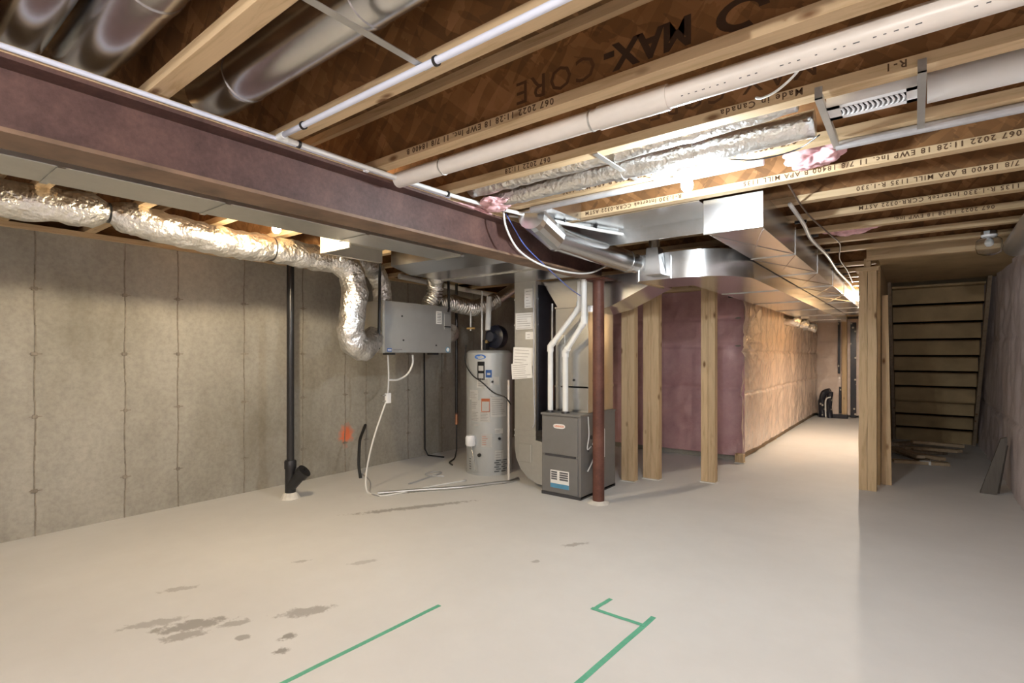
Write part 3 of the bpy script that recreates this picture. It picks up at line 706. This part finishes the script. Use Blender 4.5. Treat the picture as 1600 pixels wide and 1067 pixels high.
bm = B(); tube(bm, [(-5.2,4.4,2.44), (-5.2,5.0,2.41), (-5.2,6.4,2.36)], .035, 16, 1); tag(obj('white_pipe', bm, 'pvc_white'), 'white plastic pipe hung high near the wall behind the ventilator ducts', 'pipe')

# ================================================================== FURNACE
fx0, fx1, fy0, fy1, fz = -3.08, -2.615, 4.50, 5.26, .84
t = thing('furnace', 'dark grey gas furnace with two door panels standing behind the red column', 'furnace', ((fx0+fx1)/2, (fy0+fy1)/2, 0))
bm = B(); box(bm, fx0, fx1, fy0+.012, fy1, .01, fz, .004); obj('cabinet', bm, 'furnace_grey', t)
bm = B(); box(bm, fx0+.012, fx1-.03, fy0, fy0+.014, .425, fz-.03, .004); d1 = obj('upper_door', bm, 'furnace_grey', t)
bm = B(); box(bm, fx0+.012, fx1-.03, fy0, fy0+.014, .035, .405, .004); d2 = obj('lower_door', bm, 'furnace_grey', t)
bm = B(); box(bm, fx0+.05, fx1-.06, fy0-.004, fy0+.013, .405, .426); obj('door_gap', bm, 'furnace_dark', t)
bm = B(); box(bm, fx0-.006, fx1+.006, fy0-.004, fy1+.004, fz-.018, fz+.004, .003); obj('top_lip', bm, 'furnace_grey', t)
bm = B(); box(bm, fx0, fx1, fy0+.004, fy1, 0, .03); obj('base_rail', bm, 'furnace_dark', t)
def oval(bm, cx, y, cz, rx, rz):
    va = [bm.verts.new((cx+rx*math.copysign(abs(math.cos(2*PI*i/32))**.6, math.cos(2*PI*i/32)), y, cz+rz*math.copysign(abs(math.sin(2*PI*i/32))**.8, math.sin(2*PI*i/32)))) for i in range(32)]
    f = bm.faces.new(va); r = bmesh.ops.extrude_face_region(bm, geom=[f]); bmesh.ops.translate(bm, vec=(0,-.003,0), verts=[v for v in r['geom'] if isinstance(v, bmesh.types.BMVert)])
    bmesh.ops.recalc_face_normals(bm, faces=bm.faces[:]); return bm
bm = oval(B(), -2.86, fy0, .715, .070, .024); o = obj('oval_badge', bm, 'paper', d1)
bm = txt_bm('LENNOX', .028, M_((-2.915, fy0-.0045, .706), (1,0,0), (0,0,1)), .0006); o = obj('printed_text', bm, 'label_orange', t)
bm = B(); box(bm, -2.965, -2.745, fy0-.002, fy0, .085, .265); o = obj('rating_label', bm, 'paper', d2); o['label'] = 'white, black and blue instruction sticker'
bm = B()
for i in range(4): box(bm, -2.955, -2.885, fy0-.0035, fy0-.002, .168+i*.023, .184+i*.023); box(bm, -2.855, -2.755, fy0-.0035, fy0-.002, .168+i*.023, .184+i*.023)
obj('dark_text_block', bm, 'ink', t)
bm = B(); box(bm, -2.965, -2.745, fy0-.003, fy0-.002, .085, .130); obj('blue_band', bm, 'label_cyan', t)
for (y, z, r) in ((4.72,.60,.022), (4.74,.51,.012), (4.66,.47,.01)):
    bm = B(); cyl(bm, (fx1-.002,y,z), (fx1+.004,y,z), r, 16); obj('knockout', bm, 'furnace_dark', t)
t2 = thing('condensate_pump', 'small black pump with a white elbow hanging on the right side of the furnace', 'pump', (-2.56,4.9,.3))
bm = B(); box(bm, -2.612, -2.54, 4.74, 4.86, .27, .43, .01); obj('pump_body', bm, 'black_pump', t2)
bm = B(); tube(bm, [(-2.57,4.76,.42), (-2.57,4.76,.50), (-2.585,4.74,.53), (-2.610,4.74,.53)], .014, 10, 1); obj('elbow', bm, 'plastic_white', t2)
bm = B(); tube(bm, [(-2.58,4.74,.43), (-2.59,4.68,.34), (-2.60,4.62,.27)], .007, 8, 5); obj('hose', bm, 'wire_white', t2)
bm = B(); box(bm, -2.614, -2.60, 4.96, 4.99, .36, .66); obj('switch_plate', bm, 'paper', t2)
bm = B(); tube(bm, [(-2.60,4.63,.82), (-2.585,4.62,.64), (-2.592,4.60,.5), (-2.58,4.66,.52)], .006, 8, 6); tag(obj('thermostat_wire', bm, 'wire_white'), 'thin white wire beside the upper right edge of the furnace', 'wire')

def pvc(label, pts, r=.028):
    t = thing('vent_pipe', label, 'pipe', pts[0])
    bm = B(); tube(bm, pts, r, 20, 1); obj('pipe', bm, 'pvc_white', t, auto=True)
    for i in range(1, len(pts)-1):
        p = Vector(pts[i]); a = p+(Vector(pts[i-1])-p).normalized()*.055; b = p+(Vector(pts[i+1])-p).normalized()*.055
        bm = B(); tube(bm, [a, p, b], r+.006, 20, 1); obj('elbow', bm, 'pvc_white', t, auto=True)
    bm = B(); lathe(bm, [(0,0), (r+.016,0), (r+.012,.02), (r,.022), (0,.022)], (pts[0][0],pts[0][1],.843)); obj('rubber_collar', bm, 'abs_black', t)
pvc('left white plastic flue pipe rising from the furnace with two angled elbows', [(-3.02,4.58,.85), (-3.02,4.58,1.53), (-2.65,4.55,1.92), (-2.65,4.55,2.175)])
pvc('right white plastic flue pipe rising from the furnace just left of the red column', [(-2.83,4.57,.85), (-2.83,4.57,1.47), (-2.55,4.46,1.76), (-2.55,4.46,2.175)], .029)

# papers on the return drop
def sheet_paper(label, x0, x1, z0, z1, y, n, tilt=0, mat='paper'):
    t = thing('paper_sheet', label, 'paper', ((x0+x1)/2, y, z0))
    bm = B(); box(bm, x0, x1, y-.002, y, z0, z1); bmesh.ops.rotate(bm, verts=bm.verts, cent=((x0+x1)/2,y,z1), matrix=Matrix.Rotation(tilt, 3, 'Y')); obj('sheet', bm, mat, t)
    bm = B()
    for i in range(n):
        z = z0+(z1-z0)*(i+.6)/(n+.5); box(bm, x0+.02, x1-.02-random.uniform(0,.08), y-.003, y-.002, z-.003, z+.003)
    bmesh.ops.rotate(bm, verts=bm.verts, cent=((x0+x1)/2,y,z1), matrix=Matrix.Rotation(tilt, 3, 'Y')); obj('printed_text', bm, 'ink_soft', t)['kind'] = 'stuff'
sheet_paper('white sheet with red and grey printing taped high on the return duct', -3.50, -3.25, 1.72, 1.90, 4.6135, 7)
sheet_paper('narrow white sheet at the very top of the return duct', -3.38, -3.26, 1.95, 2.16, 4.6135, 6)
sheet_paper('small white card below the upper sheet on the return duct', -3.37, -3.26, 1.61, 1.69, 4.6198, 2)
sheet_paper('large curling white sheet stuck halfway up the return duct', -3.53, -3.25, 1.33, 1.52, 4.6135, 5, .05)
sheet_paper('thick white manual stuck below the curling sheet on the return duct', -3.56, -3.28, 1.18, 1.35, 4.609, 7, -.08)
bm = B(); tube(bm, [(-3.24,4.58,2.2), (-3.225,4.57,1.8), (-3.235,4.58,1.2), (-3.225,4.585,.75), (-3.25,4.58,.66)], .008, 8, 6); tag(obj('grey_cable', bm, 'grey_conduit'), 'grey cable running down the right edge of the return duct', 'cable')
t = thing('gas_line', 'dark vertical gas line with copper fitting between the return duct and the furnace', 'pipe', (-3.15,4.8,.5))
bm = B(); cyl(bm, (-3.14,4.8,.52), (-3.14,4.8,.95), .012, 10); cyl(bm, (-3.14,4.8,1.1), (-3.14,4.8,2.0), .012, 10); obj('pipe', bm, 'steel_strap', t)
bm = B(); cyl(bm, (-3.14,4.8,.94), (-3.14,4.8,1.11), .020, 12); obj('coupling', bm, 'copper', t)

# ================================================================== STUDS AND POSTS
def stud(name, label, x0, x1, y0, y1, z1, group=None, plies=1, plate=True, cat='post', mat='lumber_z'):
    t = thing(name, label, cat, ((x0+x1)/2, (y0+y1)/2, 0), group)
    for i in range(plies):
        a = x0+(x1-x0)*i/plies; b = x0+(x1-x0)*(i+1)/plies
        bm = B(); box(bm, a+.0008, b-.0008, y0+(.004 if i % 2 else 0), y1, .012, z1, .003); obj('stud_ply', bm, mat, t)
    bm = B(); box(bm, x0-.01, x1+.01, y0-.01, y1+.01, 0, .012); obj('base_pad', bm, 'mortar', t)
    return t
stud('lumber_post', 'pale doubled lumber post right beside the red column, leftmost of three', -2.66, -2.50, 5.50, 5.60, 2.20, plies=2)
stud('lumber_post', 'pale doubled lumber post in the middle of the three in front of the pink wall', -2.51, -2.32, 5.76, 5.86, 2.46, plies=2)
stud('lumber_post', 'pale doubled lumber post at the right of the three, nearest the corridor corner', -1.92, -1.765, 6.0, 6.10, 2.46, plies=2)
bm = B(); box(bm, -3.6, -1.80, 7.25, 7.40, 2.33, 2.40); tag(obj('header_plank', bm, 'lumber_x'), 'pale plank lying along the top of the pink insulated wall', 'plank')
stud('corner_block', 'short wooden stub at the foot of the pink wall corner', -1.90, -1.79, 7.33, 7.42, .12, cat='block')
t = thing('junction_box', 'black junction box at the top corner of the pink wall', 'box', (-1.88, 7.32, 2.2))
bm = B(); box(bm, -1.97, -1.83, 7.26, 7.38, 2.20, 2.33, .01); obj('box_body', bm, 'abs_black', t)
bm = B(); cyl(bm, (-1.90,7.24,2.265), (-1.90,7.27,2.265), .045, 8); obj('knockout', bm, 'black_rubber', t)
# stair post
t = thing('stair_post', 'thick rough lumber post at the open end of the stair wall', 'post', (-.39, 6.78, 0))
for i, (a, b) in enumerate(((-.475,-.40), (-.398,-.318))):
    bm = B(); r = box(bm, a, b, 6.70, 6.86, 0, 2.33)
    bmesh.ops.subdivide_edges(bm, edges=[e for e in bm.edges if abs(e.verts[0].co.z-e.verts[1].co.z) > 1], cuts=24)
    for v in bm.verts: v.co.x += .006*noise.noise(Vector((v.co.z*3, i*7, v.co.x*3))); v.co.y += .006*noise.noise(Vector((v.co.z*3, i*3+9, 0)))
    obj('post_ply', bm, 'lumber_z', t)
bm = B(); box(bm, -.50, -.30, 6.68, 6.90, 2.33, 2.37); obj('cap_plate', bm, 'lumber_x', t)
bm = B(); box(bm, -.43, -.37, 6.72, 6.84, 2.37, 2.465); obj('blocking', bm, 'lumber_z', t)
for i, y in enumerate((7.25,7.8,8.35,8.9,9.5,10.1,10.7)):
    t = thing('wall_stud', 'lumber stud in the stair wall behind the thick stair post', 'stud', (-.38, y, 0), 'studs of the stair wall')
    bm = B(); box(bm, -.43, -.335, y, y+.045, 0, 2.46); obj('stud_body', bm, 'lumber_z', t)
bm = B(); prism(bm, [(-.295,0), (-.20,0), (-.235,2.1), (-.285,2.1)], 1, 7.12, 7.16)
tag(obj('leaning_board', bm, 'lumber_z'), 'narrow board leaning on the stair wall just right of the thick post', 'board')

# ================================================================== STAIRS
t = thing('stair_flight', 'underside of a rough wooden stair flight descending away at right', 'stairs', (.25, 10, 0))
sl = .235/.215
for k in range(10):
    y = 11.12-.215*k; z = .235*k
    bm = B(); box(bm, -.25, .72, y-.03, y-.012, z, z+.235); obj('riser', bm, 'ply_brown', t)
    bm = B(); box(bm, -.25, .72, y-.245, y-.012, z+.235, z+.262); obj('tread', bm, 'ply_brown', t)
for x in (-.295, .725):
    bm = B(); prism(bm, [(11.16,0), (11.0,0), (8.78,2.425), (8.94,2.425)], 0, x, x+.04); obj('stringer', bm, 'lumber_old', t)
t = thing('lumber_scrap', 'pile of scrap boards on the floor at the foot of the stair wall', 'lumber pile', (0,9.3,0))
for i, (x, y, a, L, z) in enumerate(((-.08,9.3,2.1,.8,.0), (.02,9.1,2.3,.8,.045), (.12,9.5,1.0,.8,.03), (.06,8.75,.25,.6,.0), (-.10,9.6,1.2,.7,.12), (.20,9.35,2.5,.7,.10), (-.08,8.95,2.0,.7,.09), (.25,9.6,.3,.6,.15))):
    bm = B(); box(bm, -L/2, L/2, -.05, .05, 0, .04, .003)
    bmesh.ops.transform(bm, matrix=Matrix.Translation((x,y,z)) @ Matrix.Rotation(a,4,'Z') @ Matrix.Rotation(.05*(i%3),4,'Y'), verts=bm.verts[:]); obj('board', bm, 'lumber_scrap' if i%2 else 'lumber_old', t)
bm = B(); box(bm, .05, .17, 8.72, 8.80, 0, .045, .006); tag(obj('white_block', bm, 'paper'), 'small white offcut lying at the front of the scrap boards', 'block')
t = thing('leaning_plank', 'weathered grey pointed plank leaning against the right wall', 'plank', (.66,7.4,0))
bm = B(); prism(bm, [(.54,0), (.67,0), (.75,.55), (.745,.60), (.70,.58)], 1, 7.30, 7.345); obj('plank_board', bm, 'plank_grey', t)
bm = B(); prism(bm, [(.56,0), (.70,0), (.765,.5), (.72,.5)], 1, 7.40, 7.44); obj('plank_board', bm, 'plank_grey', t)

# ================================================================== CORRIDOR END
def film(label, x0, x1, z0, z1):
    bm = B(); box(bm, x0, x1, 14.02, 14.05, z0, z1, .004); return tag(obj('black_film_strip', bm, 'printed_black_film'), label, 'film')
film('narrow black printed film strip down the far corridor wall', -1.395, -1.345, 1.0, 2.22)
film('lower short piece of black printed film on the far corridor wall', -1.37, -1.325, .10, .70)
film('wide black printed film strip at the right of the far corridor wall', -1.15, -1.04, .02, 2.16)
stud('wall_stud', 'bright lumber stud on the far corridor wall between the two long film strips', -1.31, -1.21, 13.95, 14.05, 2.30, cat='stud')
bm = B(); box(bm, -1.9, -.34, 13.9, 14.1, 2.30, 2.42); tag(obj('header_plank', bm, 'lumber_x'), 'pale header beam over the far end of the corridor', 'plank')
t = thing('sump_pump', 'black wrapped bundle of plumbing standing at the far corner of the corridor', 'pump', (-1.62,13.9,0))
bm = B(); tube(bm, [(-1.68,13.86,0), (-1.68,13.86,.35), (-1.64,13.84,.55), (-1.52,13.82,.62)], .07, 12, 4, disp=.02); obj('wrapped_pipe', bm, 'printed_black_film', t)
bm = B(); tube(bm, [(-1.53,13.8,0), (-1.53,13.8,.45), (-1.50,13.8,.60)], .055, 12, 4, disp=.02); obj('wrapped_pipe', bm, 'printed_black_film', t)
bm = B(); box(bm, -1.48, -1.18, 13.8, 13.9, 0, .09, .01); obj('wrapped_base', bm, 'printed_black_film', t)
bm = B(); tube(bm, [(-1.60,13.75,.02), (-1.60,13.75,.40), (-1.5,13.75,.48)], .015, 8, 4); obj('tube', bm, 'wire_white', t)
for i, (y, z, lab) in enumerate(((10.3,2.03,'nearest of the three crumpled foil duct stubs on the corridor wall'), (11.2,2.02,'middle crumpled foil duct stub on the corridor wall'), (12.2,2.0,'farthest and lowest crumpled foil duct stub on the corridor wall'))):
    bm = B(); tube(bm, [(-1.84,y,z+.02), (-1.70,y,z), (-1.60,y+.05,z-.02)], .085, 20, 5, disp=.02); tag(obj('duct_stub', bm, 'foil', smooth=True), lab, 'duct')

# ================================================================== CEILING PIPES, WIRES, VENT
t = thing('drain_pipe', 'long beige plastic drain pipe running between the joists with a coupling', 'pipe', (-1, 2.0, 2.45))
bm = B(); cyl(bm, (-2.36,1.99,2.452), (.78,1.99,2.452), .043, 28); obj('pipe', bm, 'pvc_beige', t, auto=True)
bm = B(); cyl(bm, (-1.06,1.99,2.452), (-.76,1.99,2.452), .049, 28); obj('coupling', bm, 'pvc_beige', t, auto=True)
for x in (-1.10,-2.0):
    bm = B(); cyl(bm, (x,1.99,2.452), (x+.008,1.99,2.452), .046, 28); obj('hanger_wire', bm, 'steel_strap', t)
bm = B()
for i in range(46):
    x = -.70+i*.026
    if random.random() < .8: box(bm, x, x+random.uniform(.006,.018), 1.9555, 1.9575, 2.424, 2.4285)
obj('printed_text', bm, 'ink', t)['kind'] = 'stuff'

t = thing('blue_water_pipe', 'pale blue-white water pipe clipped along the second joist and then along the steel beam', 'pipe', (-2.2, 1.2, 2.45))
bm = B(); tube(bm, [(-.3,1.262,2.455), (-1.0,1.262,2.455), (-1.6,1.256,2.452), (-2.31,1.262,2.455)], .0125, 12, 4); obj('joist_run', bm, 'pex_blue', t, smooth=True)
bm = B(); tube(bm, [(-2.335,1.275,2.455), (-2.332,2.0,2.452), (-2.30,2.6,2.452), (-2.17,3.1,2.44), (-1.98,3.7,2.43), (-1.86,4.06,2.435)], .0125, 12, 4); obj('beam_run', bm, 'pvc_white', t, smooth=True)
bm = B(); tube(bm, [(-2.29,1.262,2.455), (-2.335,1.262,2.455), (-2.335,1.30,2.455)], .016, 12, 1); obj('elbow', bm, 'pvc_white', t)
bm = B(); tube(bm, [(-2.34,3.0,2.458), (-2.10,3.55,2.452), (-1.90,4.05,2.452)], .010, 10, 4); obj('second_run', bm, 'pvc_white', t, smooth=True)
for (x, y) in ((-1.30,1.262), (-2.13,1.262)):
    bm = B(); cyl(bm, (x-.006,y,2.455), (x+.006,y,2.455), .018, 12); obj('clip', bm, 'abs_black', t)
for (x, y) in ((-2.335,1.36), (-2.32,2.35), (-2.25,2.83), (-2.09,3.35), (-1.99,3.66)):
    bm = B(); cyl(bm, (x,y-.006,2.453), (x,y+.006,2.453), .018, 12); obj('clip', bm, 'abs_black', t)
t = thing('beam_conduit', 'slim whitish conduit lying along the upper edge of the steel beam', 'conduit', (-2.38, 0, 2.44))
bm = B(); tube(bm, [(-2.352,-3.9,2.452), (-2.352,.6,2.452), (-2.350,2.4,2.450)], .010, 10, 1); obj('conduit', bm, 'pex_blue', t)
bm = B(); cyl(bm, (-2.352,1.75,2.452), (-2.352,1.77,2.452), .020, 12); obj('clip', bm, 'plastic_white', t)

# foil wrapped run and white pipe between joists 3 and 4
t = thing('foil_wrapped_pipe', 'bright foil wrapped pipe between joists left of the slotted vent', 'pipe', (-1.3, 2.66, 2.5))
bm = B(); tube(bm, densify([(-2.30,2.74,2.50), (-1.6,2.72,2.50), (-1.0,2.73,2.50), (-.36,2.73,2.50)], 8), .062, 28, 2, disp=.006, dscale=14); obj('foil_sleeve', bm, 'foil_tight', t, smooth=True)
bm = B(); tube(bm, densify([(-2.30,2.56,2.53), (-1.3,2.55,2.53), (-.40,2.52,2.54)], 8), .055, 24, 2, disp=.012, dscale=10); obj('upper_sleeve', bm, 'foil', t, smooth=True)
for x in (-1.62,-1.35,-.95):
    bm = B(); cyl(bm, (x,2.73,2.50), (x+.05,2.73,2.50), .0655, 24); obj('tape_band', bm, 'foil_tight', t, auto=True)
bm = B(); box(bm, -1.30, -1.27, 2.36, 2.88, 2.464, 2.4685); tag(obj('steel_strap', bm, 'steel_strap'), 'short bright steel strap nailed across joists left of the bare bulb', 'strap')
t = thing('white_duct_pipe', 'thick smooth white pipe in the joist bay right of the slotted vent', 'pipe', (.4,2.72,2.52))
bm = B(); cyl(bm, (.04,2.70,2.53), (.80,2.70,2.53), .064, 32); obj('pipe', bm, 'pvc_white', t, auto=True)
t = thing('slotted_vent', 'white slotted vent panel held between two steel brackets under the joists', 'vent', (-.14,2.53,2.45))
bm = B()
# panel with a row of oval slots: frame rails and slanting bars
x0, x1, ya, yb, za, zb = -.285, .020, 2.463, 2.610, 2.448, 2.455
box(bm, x0, x1, ya, ya+.030, za, zb); box(bm, x0, x1, yb-.030, yb, za, zb); box(bm, x0, x0+.045, ya, yb, za, zb); box(bm, x1-.045, x1, ya, yb, za, zb); obj('panel_frame', bm, 'plastic_white', t)
bm = B()
for i in range(13):
    x = x0+.046+i*.0165
    tube(bm, [(x,ya+.034,za+.002), (x+.006,ya+.05,za), (x+.009,(ya+yb)/2,za), (x+.006,yb-.05,za), (x,yb-.034,za+.002)], .0045, 6, 3)
obj('slot_bars', bm, 'plastic_white', t)
bm = B(); box(bm, x0+.046, x1-.046, ya+.030, yb-.030, za+.022, za+.026); obj('dark_cavity', bm, 'grill_dark', t)
bm = B(); box(bm, x0, x1, ya, yb, za+.026, 2.53); box(bm, x0, x0+.045, ya, yb, zb, za+.026); box(bm, x1-.045, x1, ya, yb, zb, za+.026); box(bm, x0, x1, ya, ya+.030, zb, za+.026); box(bm, x0, x1, yb-.030, yb, zb, za+.026); obj('housing', bm, 'plastic_white', t)
for (x, lab) in ((-.310, 'steel bracket at the left end of the slotted vent'), (.008, 'steel bracket at the right end of the slotted vent')):
    bm = B(); box(bm, x, x+.026, 2.34, 2.95, 2.440, 2.4465); box(bm, x, x+.026, 2.34, 2.346, 2.44, 2.49); box(bm, x+.024, x+.026, 2.36, 2.90, 2.4465, 2.466)
    tag(obj('steel_bracket', bm, 'steel_strap'), lab, 'bracket')
bm = B(); cyl(bm, (-2.1,2.945,2.448), (-.62,2.945,2.448), .020, 14); tag(obj('grey_conduit', bm, 'grey_conduit'), 'grey conduit under the joist left of the bare bulb', 'conduit')
bm = B(); cyl(bm, (-.30,2.94,2.448), (.80,2.94,2.448), .021, 14); tag(obj('grey_conduit', bm, 'grey_conduit'), 'grey conduit under the joist to the right of the slotted vent', 'conduit')

# loose insulation
def wool(label, x0, x1, y0, y1, z0, z1, seed):
    bm = B(); r = bmesh.ops.create_icosphere(bm, subdivisions=5, radius=1)
    for v in bm.verts:
        n = noise.noise(v.co*1.8+Vector((seed,0,0)))*.45+noise.noise(v.co*5+Vector((0,seed,0)))*.18
        c = v.co*(1+n)*.9; v.co = Vector(((x0+x1)/2+c.x*(x1-x0)/2, (y0+y1)/2+c.y*(y1-y0)/2, (z0+z1)/2+c.z*(z1-z0)/2))
    return tag(obj('insulation_tuft', bm, 'pink_wool', smooth=True), label, 'insulation')
wool('lump of pink wool stuffed in the joist bay beside the square duct end', -.60, -.28, 3.12, 3.40, 2.47, 2.62, 1.3)
wool('thin scrap of pink wool lying in the third joist bay beyond the square duct end', -.66, -.22, 5.16, 5.40, 2.46, 2.60, 4.4)
wool('tuft of pink wool poking out between the beam and the foil wrapped pipe', -2.36, -2.12, 2.60, 2.84, 2.42, 2.50, 8.1)
wool('long scrap of pink wool squeezed on top of the steel beam', -2.45, -2.35, 2.35, 3.0, 2.425, 2.47, 6.1)
def wire(label, pts, r, mat, name='loose_wire'):
    bm = B(); tube(bm, pts, r, 8, 8); return tag(obj(name, bm, mat, smooth=True), label, 'wire')
wire('white wire looping down in front of the steel beam toward the column', [(-2.28,2.86,2.45), (-2.28,2.90,2.33), (-2.28,3.05,2.20), (-2.28,3.35,2.135), (-2.28,3.75,2.13), (-2.28,4.1,2.17), (-2.28,4.4,2.27)], .0075, 'wire_white')
wire('thin blue wire hanging in front of the steel beam', [(-2.31,2.93,2.45), (-2.32,3.05,2.36), (-2.33,3.2,2.26), (-2.38,3.6,2.14), (-2.45,4.0,2.05), (-2.5,4.3,2.0)], .0045, 'wire_blue')
wire('short pale wire end curling down below the beige drain pipe', [(-.30,2.03,2.47), (-.33,2.07,2.44), (-.40,2.12,2.42), (-.46,2.17,2.43), (-.49,2.20,2.45)], .0045, 'wire_white')
wire('short pale wire end hanging in the bay above the beige drain pipe', [(-.27,1.60,2.62), (-.28,1.61,2.52), (-.285,1.62,2.48)], .006, 'wire_white')
wire('thin black wire sagging under the foil wrapped pipe near the slotted vent', [(-.75,2.78,2.44), (-.62,2.83,2.425), (-.45,2.82,2.43), (-.34,2.72,2.44)], .0035, 'abs_black')
wire('short bent white wires beside the bare bulb box', [(-1.20,2.86,2.46), (-1.12,2.92,2.44), (-1.06,2.90,2.455), (-1.0,2.86,2.47)], .005, 'wire_white')
t = thing('clipped_cable', 'pale cable clipped along the right side of the square duct toward the corridor', 'cable', (-.7,6,2.43))
bm = B(); tube(bm, [(-.66,3.9,2.45), (-.67,4.5,2.44), (-.70,5.1,2.43), (-.69,6.0,2.43), (-.72,7.2,2.43), (-.71,8.5,2.42), (-.72,9.6,2.40)], .014, 10, 6); obj('cable', bm, 'wire_white', t, smooth=True)
for y in (4.5,5.1,5.9,6.9,7.8):
    bm = B(); box(bm, -.73, -.65, y, y+.02, 2.448, 2.468); obj('clip', bm, 'abs_black', t)
wire('thin brown wire wandering beside the clipped pale cable', [(-.62,3.6,2.5), (-.60,4.2,2.44), (-.55,5.0,2.43), (-.54,5.6,2.45), (-.62,6.4,2.44), (-.64,7.4,2.45), (-.68,8.6,2.44)], .006, 'brown_wire')

# ================================================================== LAMPS
def bulb(label, p, mat, globe=False, lit=True, box_=True):
    t = thing('lamp', label, 'lamp', (p[0], p[1], p[2]-.05))
    x, y, z = p
    top = ZJ-.002
    if box_:
        bm = B(); lathe(bm, [(0,0), (.052,0), (.052,-.03), (0,-.03)], (x,y,top), seg=8); obj('junction_box', bm, 'galvanised', t)
        bm = B(); lathe(bm, [(0,-.03), (.055,-.03), (.050,-.045), (.025,-.055), (.022,z+.045-top), (0,z+.045-top)], (x,y,top), seg=24); obj('socket', bm, 'plastic_white', t, auto=True)
    bm = B(); lathe(bm, [(0,-.034), (.015,-.031), (.027,-.018), (.031,0), (.027,.018), (.016,.034), (.013,.05), (0,.05)], (x,y,z), seg=20)
    obj('bulb', bm, mat, t, smooth=True)
    if globe:
        bm = B(); lathe(bm, [(0,-.105), (.04,-.103), (.075,-.085), (.088,-.04), (.082,.02), (.055,.045)], (x,y,z), seg=28)
        g = obj('glass_jar', bm, 'clear_glass', t, smooth=True)
        md = g.modifiers.new('thick', 'SOLIDIFY'); md.thickness = .003
    return t
bulb('bright bare bulb in a porcelain socket next to the square duct end', (-.965,2.79,2.352), 'bulb_cool')
bulb('glowing warm bulb half hidden above the foil duct by the concrete wall', (-3.70,1.98,2.365), 'bulb_warm')
bulb('glowing warm bulb at the far end of the corridor', (-.70,9.85,2.32), 'bulb_corridor')
bulb('unlit bulb inside a clear glass jar fitting near the stairwell', (.49,5.86,2.375), 'plastic_white', True)
bulb('bare bulb behind the viewer', (.15,-.75,2.35), 'bulb_rear')
bulb('added fill bulb far behind the viewer', (-1.6,-2.6,2.35), 'bulb_rear')  # unseen bulb added as fill light from the back of the room
t = thing('round_duct', 'dull grey round pipe end at the top of the right wall beside the jar lamp', 'duct', (.70,5.2,2.3))
bm = B(); tube(bm, [(.68,6.1,2.36), (.66,5.0,2.36), (.66,3.9,2.36)], .085, 24, 1); obj('pipe', bm, 'galvanised_dull', t, auto=True)

# ================================================================== GREEN TAPE
def tape(label, a, b, w, group=None):
    a, b = Vector(a), Vector(b); d = (b-a).normalized(); n = Vector((-d.y, d.x, 0))*w/2
    bm = B(); seg = 10; lo = []
    for i in range(seg+1):
        p = a.lerp(b, i/seg); j = random.uniform(-.0015, .0015)
        lo.append((bm.verts.new(p+n*(1+j*60)), bm.verts.new(p-n*(1-j*60))))
    for i in range(seg): bm.faces.new((lo[i][0], lo[i][1], lo[i+1][1], lo[i+1][0]))
    r = bmesh.ops.extrude_face_region(bm, geom=bm.faces[:]); bmesh.ops.translate(bm, vec=(0,0,.0012), verts=[v for v in r['geom'] if isinstance(v, bmesh.types.BMVert)])
    bmesh.ops.recalc_face_normals(bm, faces=bm.faces[:])
    return tag(obj('tape_strip', bm, 'tape_green'), label, 'tape')
tape('long green tape strip on the floor at left', (-2.172,2.135,.0005), (-2.21,1.05,.0005), .026)
tape('short green tape strip on the floor at the top of the bent tape outline', (-1.425,2.81,.0005), (-1.445,2.63,.0005), .026)
tape('green tape strip crossing sideways between the short and the right long strips', (-1.46,2.637,.0018), (-1.14,2.64,.0018), .026)
tape('long green tape strip on the floor at right, lower end cut by the photo edge', (-1.14,2.76,.0005), (-1.185,1.75,.0005), .030)

# ================================================================== CAMERA, WORLD, VIEW
cam = bpy.data.cameras.new('camera'); co = bpy.data.objects.new('camera', cam); COL.objects.link(co)
co.location = (0,0,1.45); co.rotation_euler = (PI/2, 0, math.radians(37.6))
cam.sensor_width = 36; cam.lens = 817/1600*36; cam.shift_y = 19.5/1600
cam.clip_start = .02
SC.camera = co
w = bpy.data.worlds.new('world'); SC.world = w; w.use_nodes = True
w.node_tree.nodes['Background'].inputs[0].default_value = (.9,.92,1,1); w.node_tree.nodes['Background'].inputs[1].default_value = .05
SC.view_settings.view_transform = 'Standard'; SC.view_settings.look = 'None'; SC.view_settings.gamma = 1; SC.view_settings.use_curve_mapping = False
SC.view_settings.exposure = .2
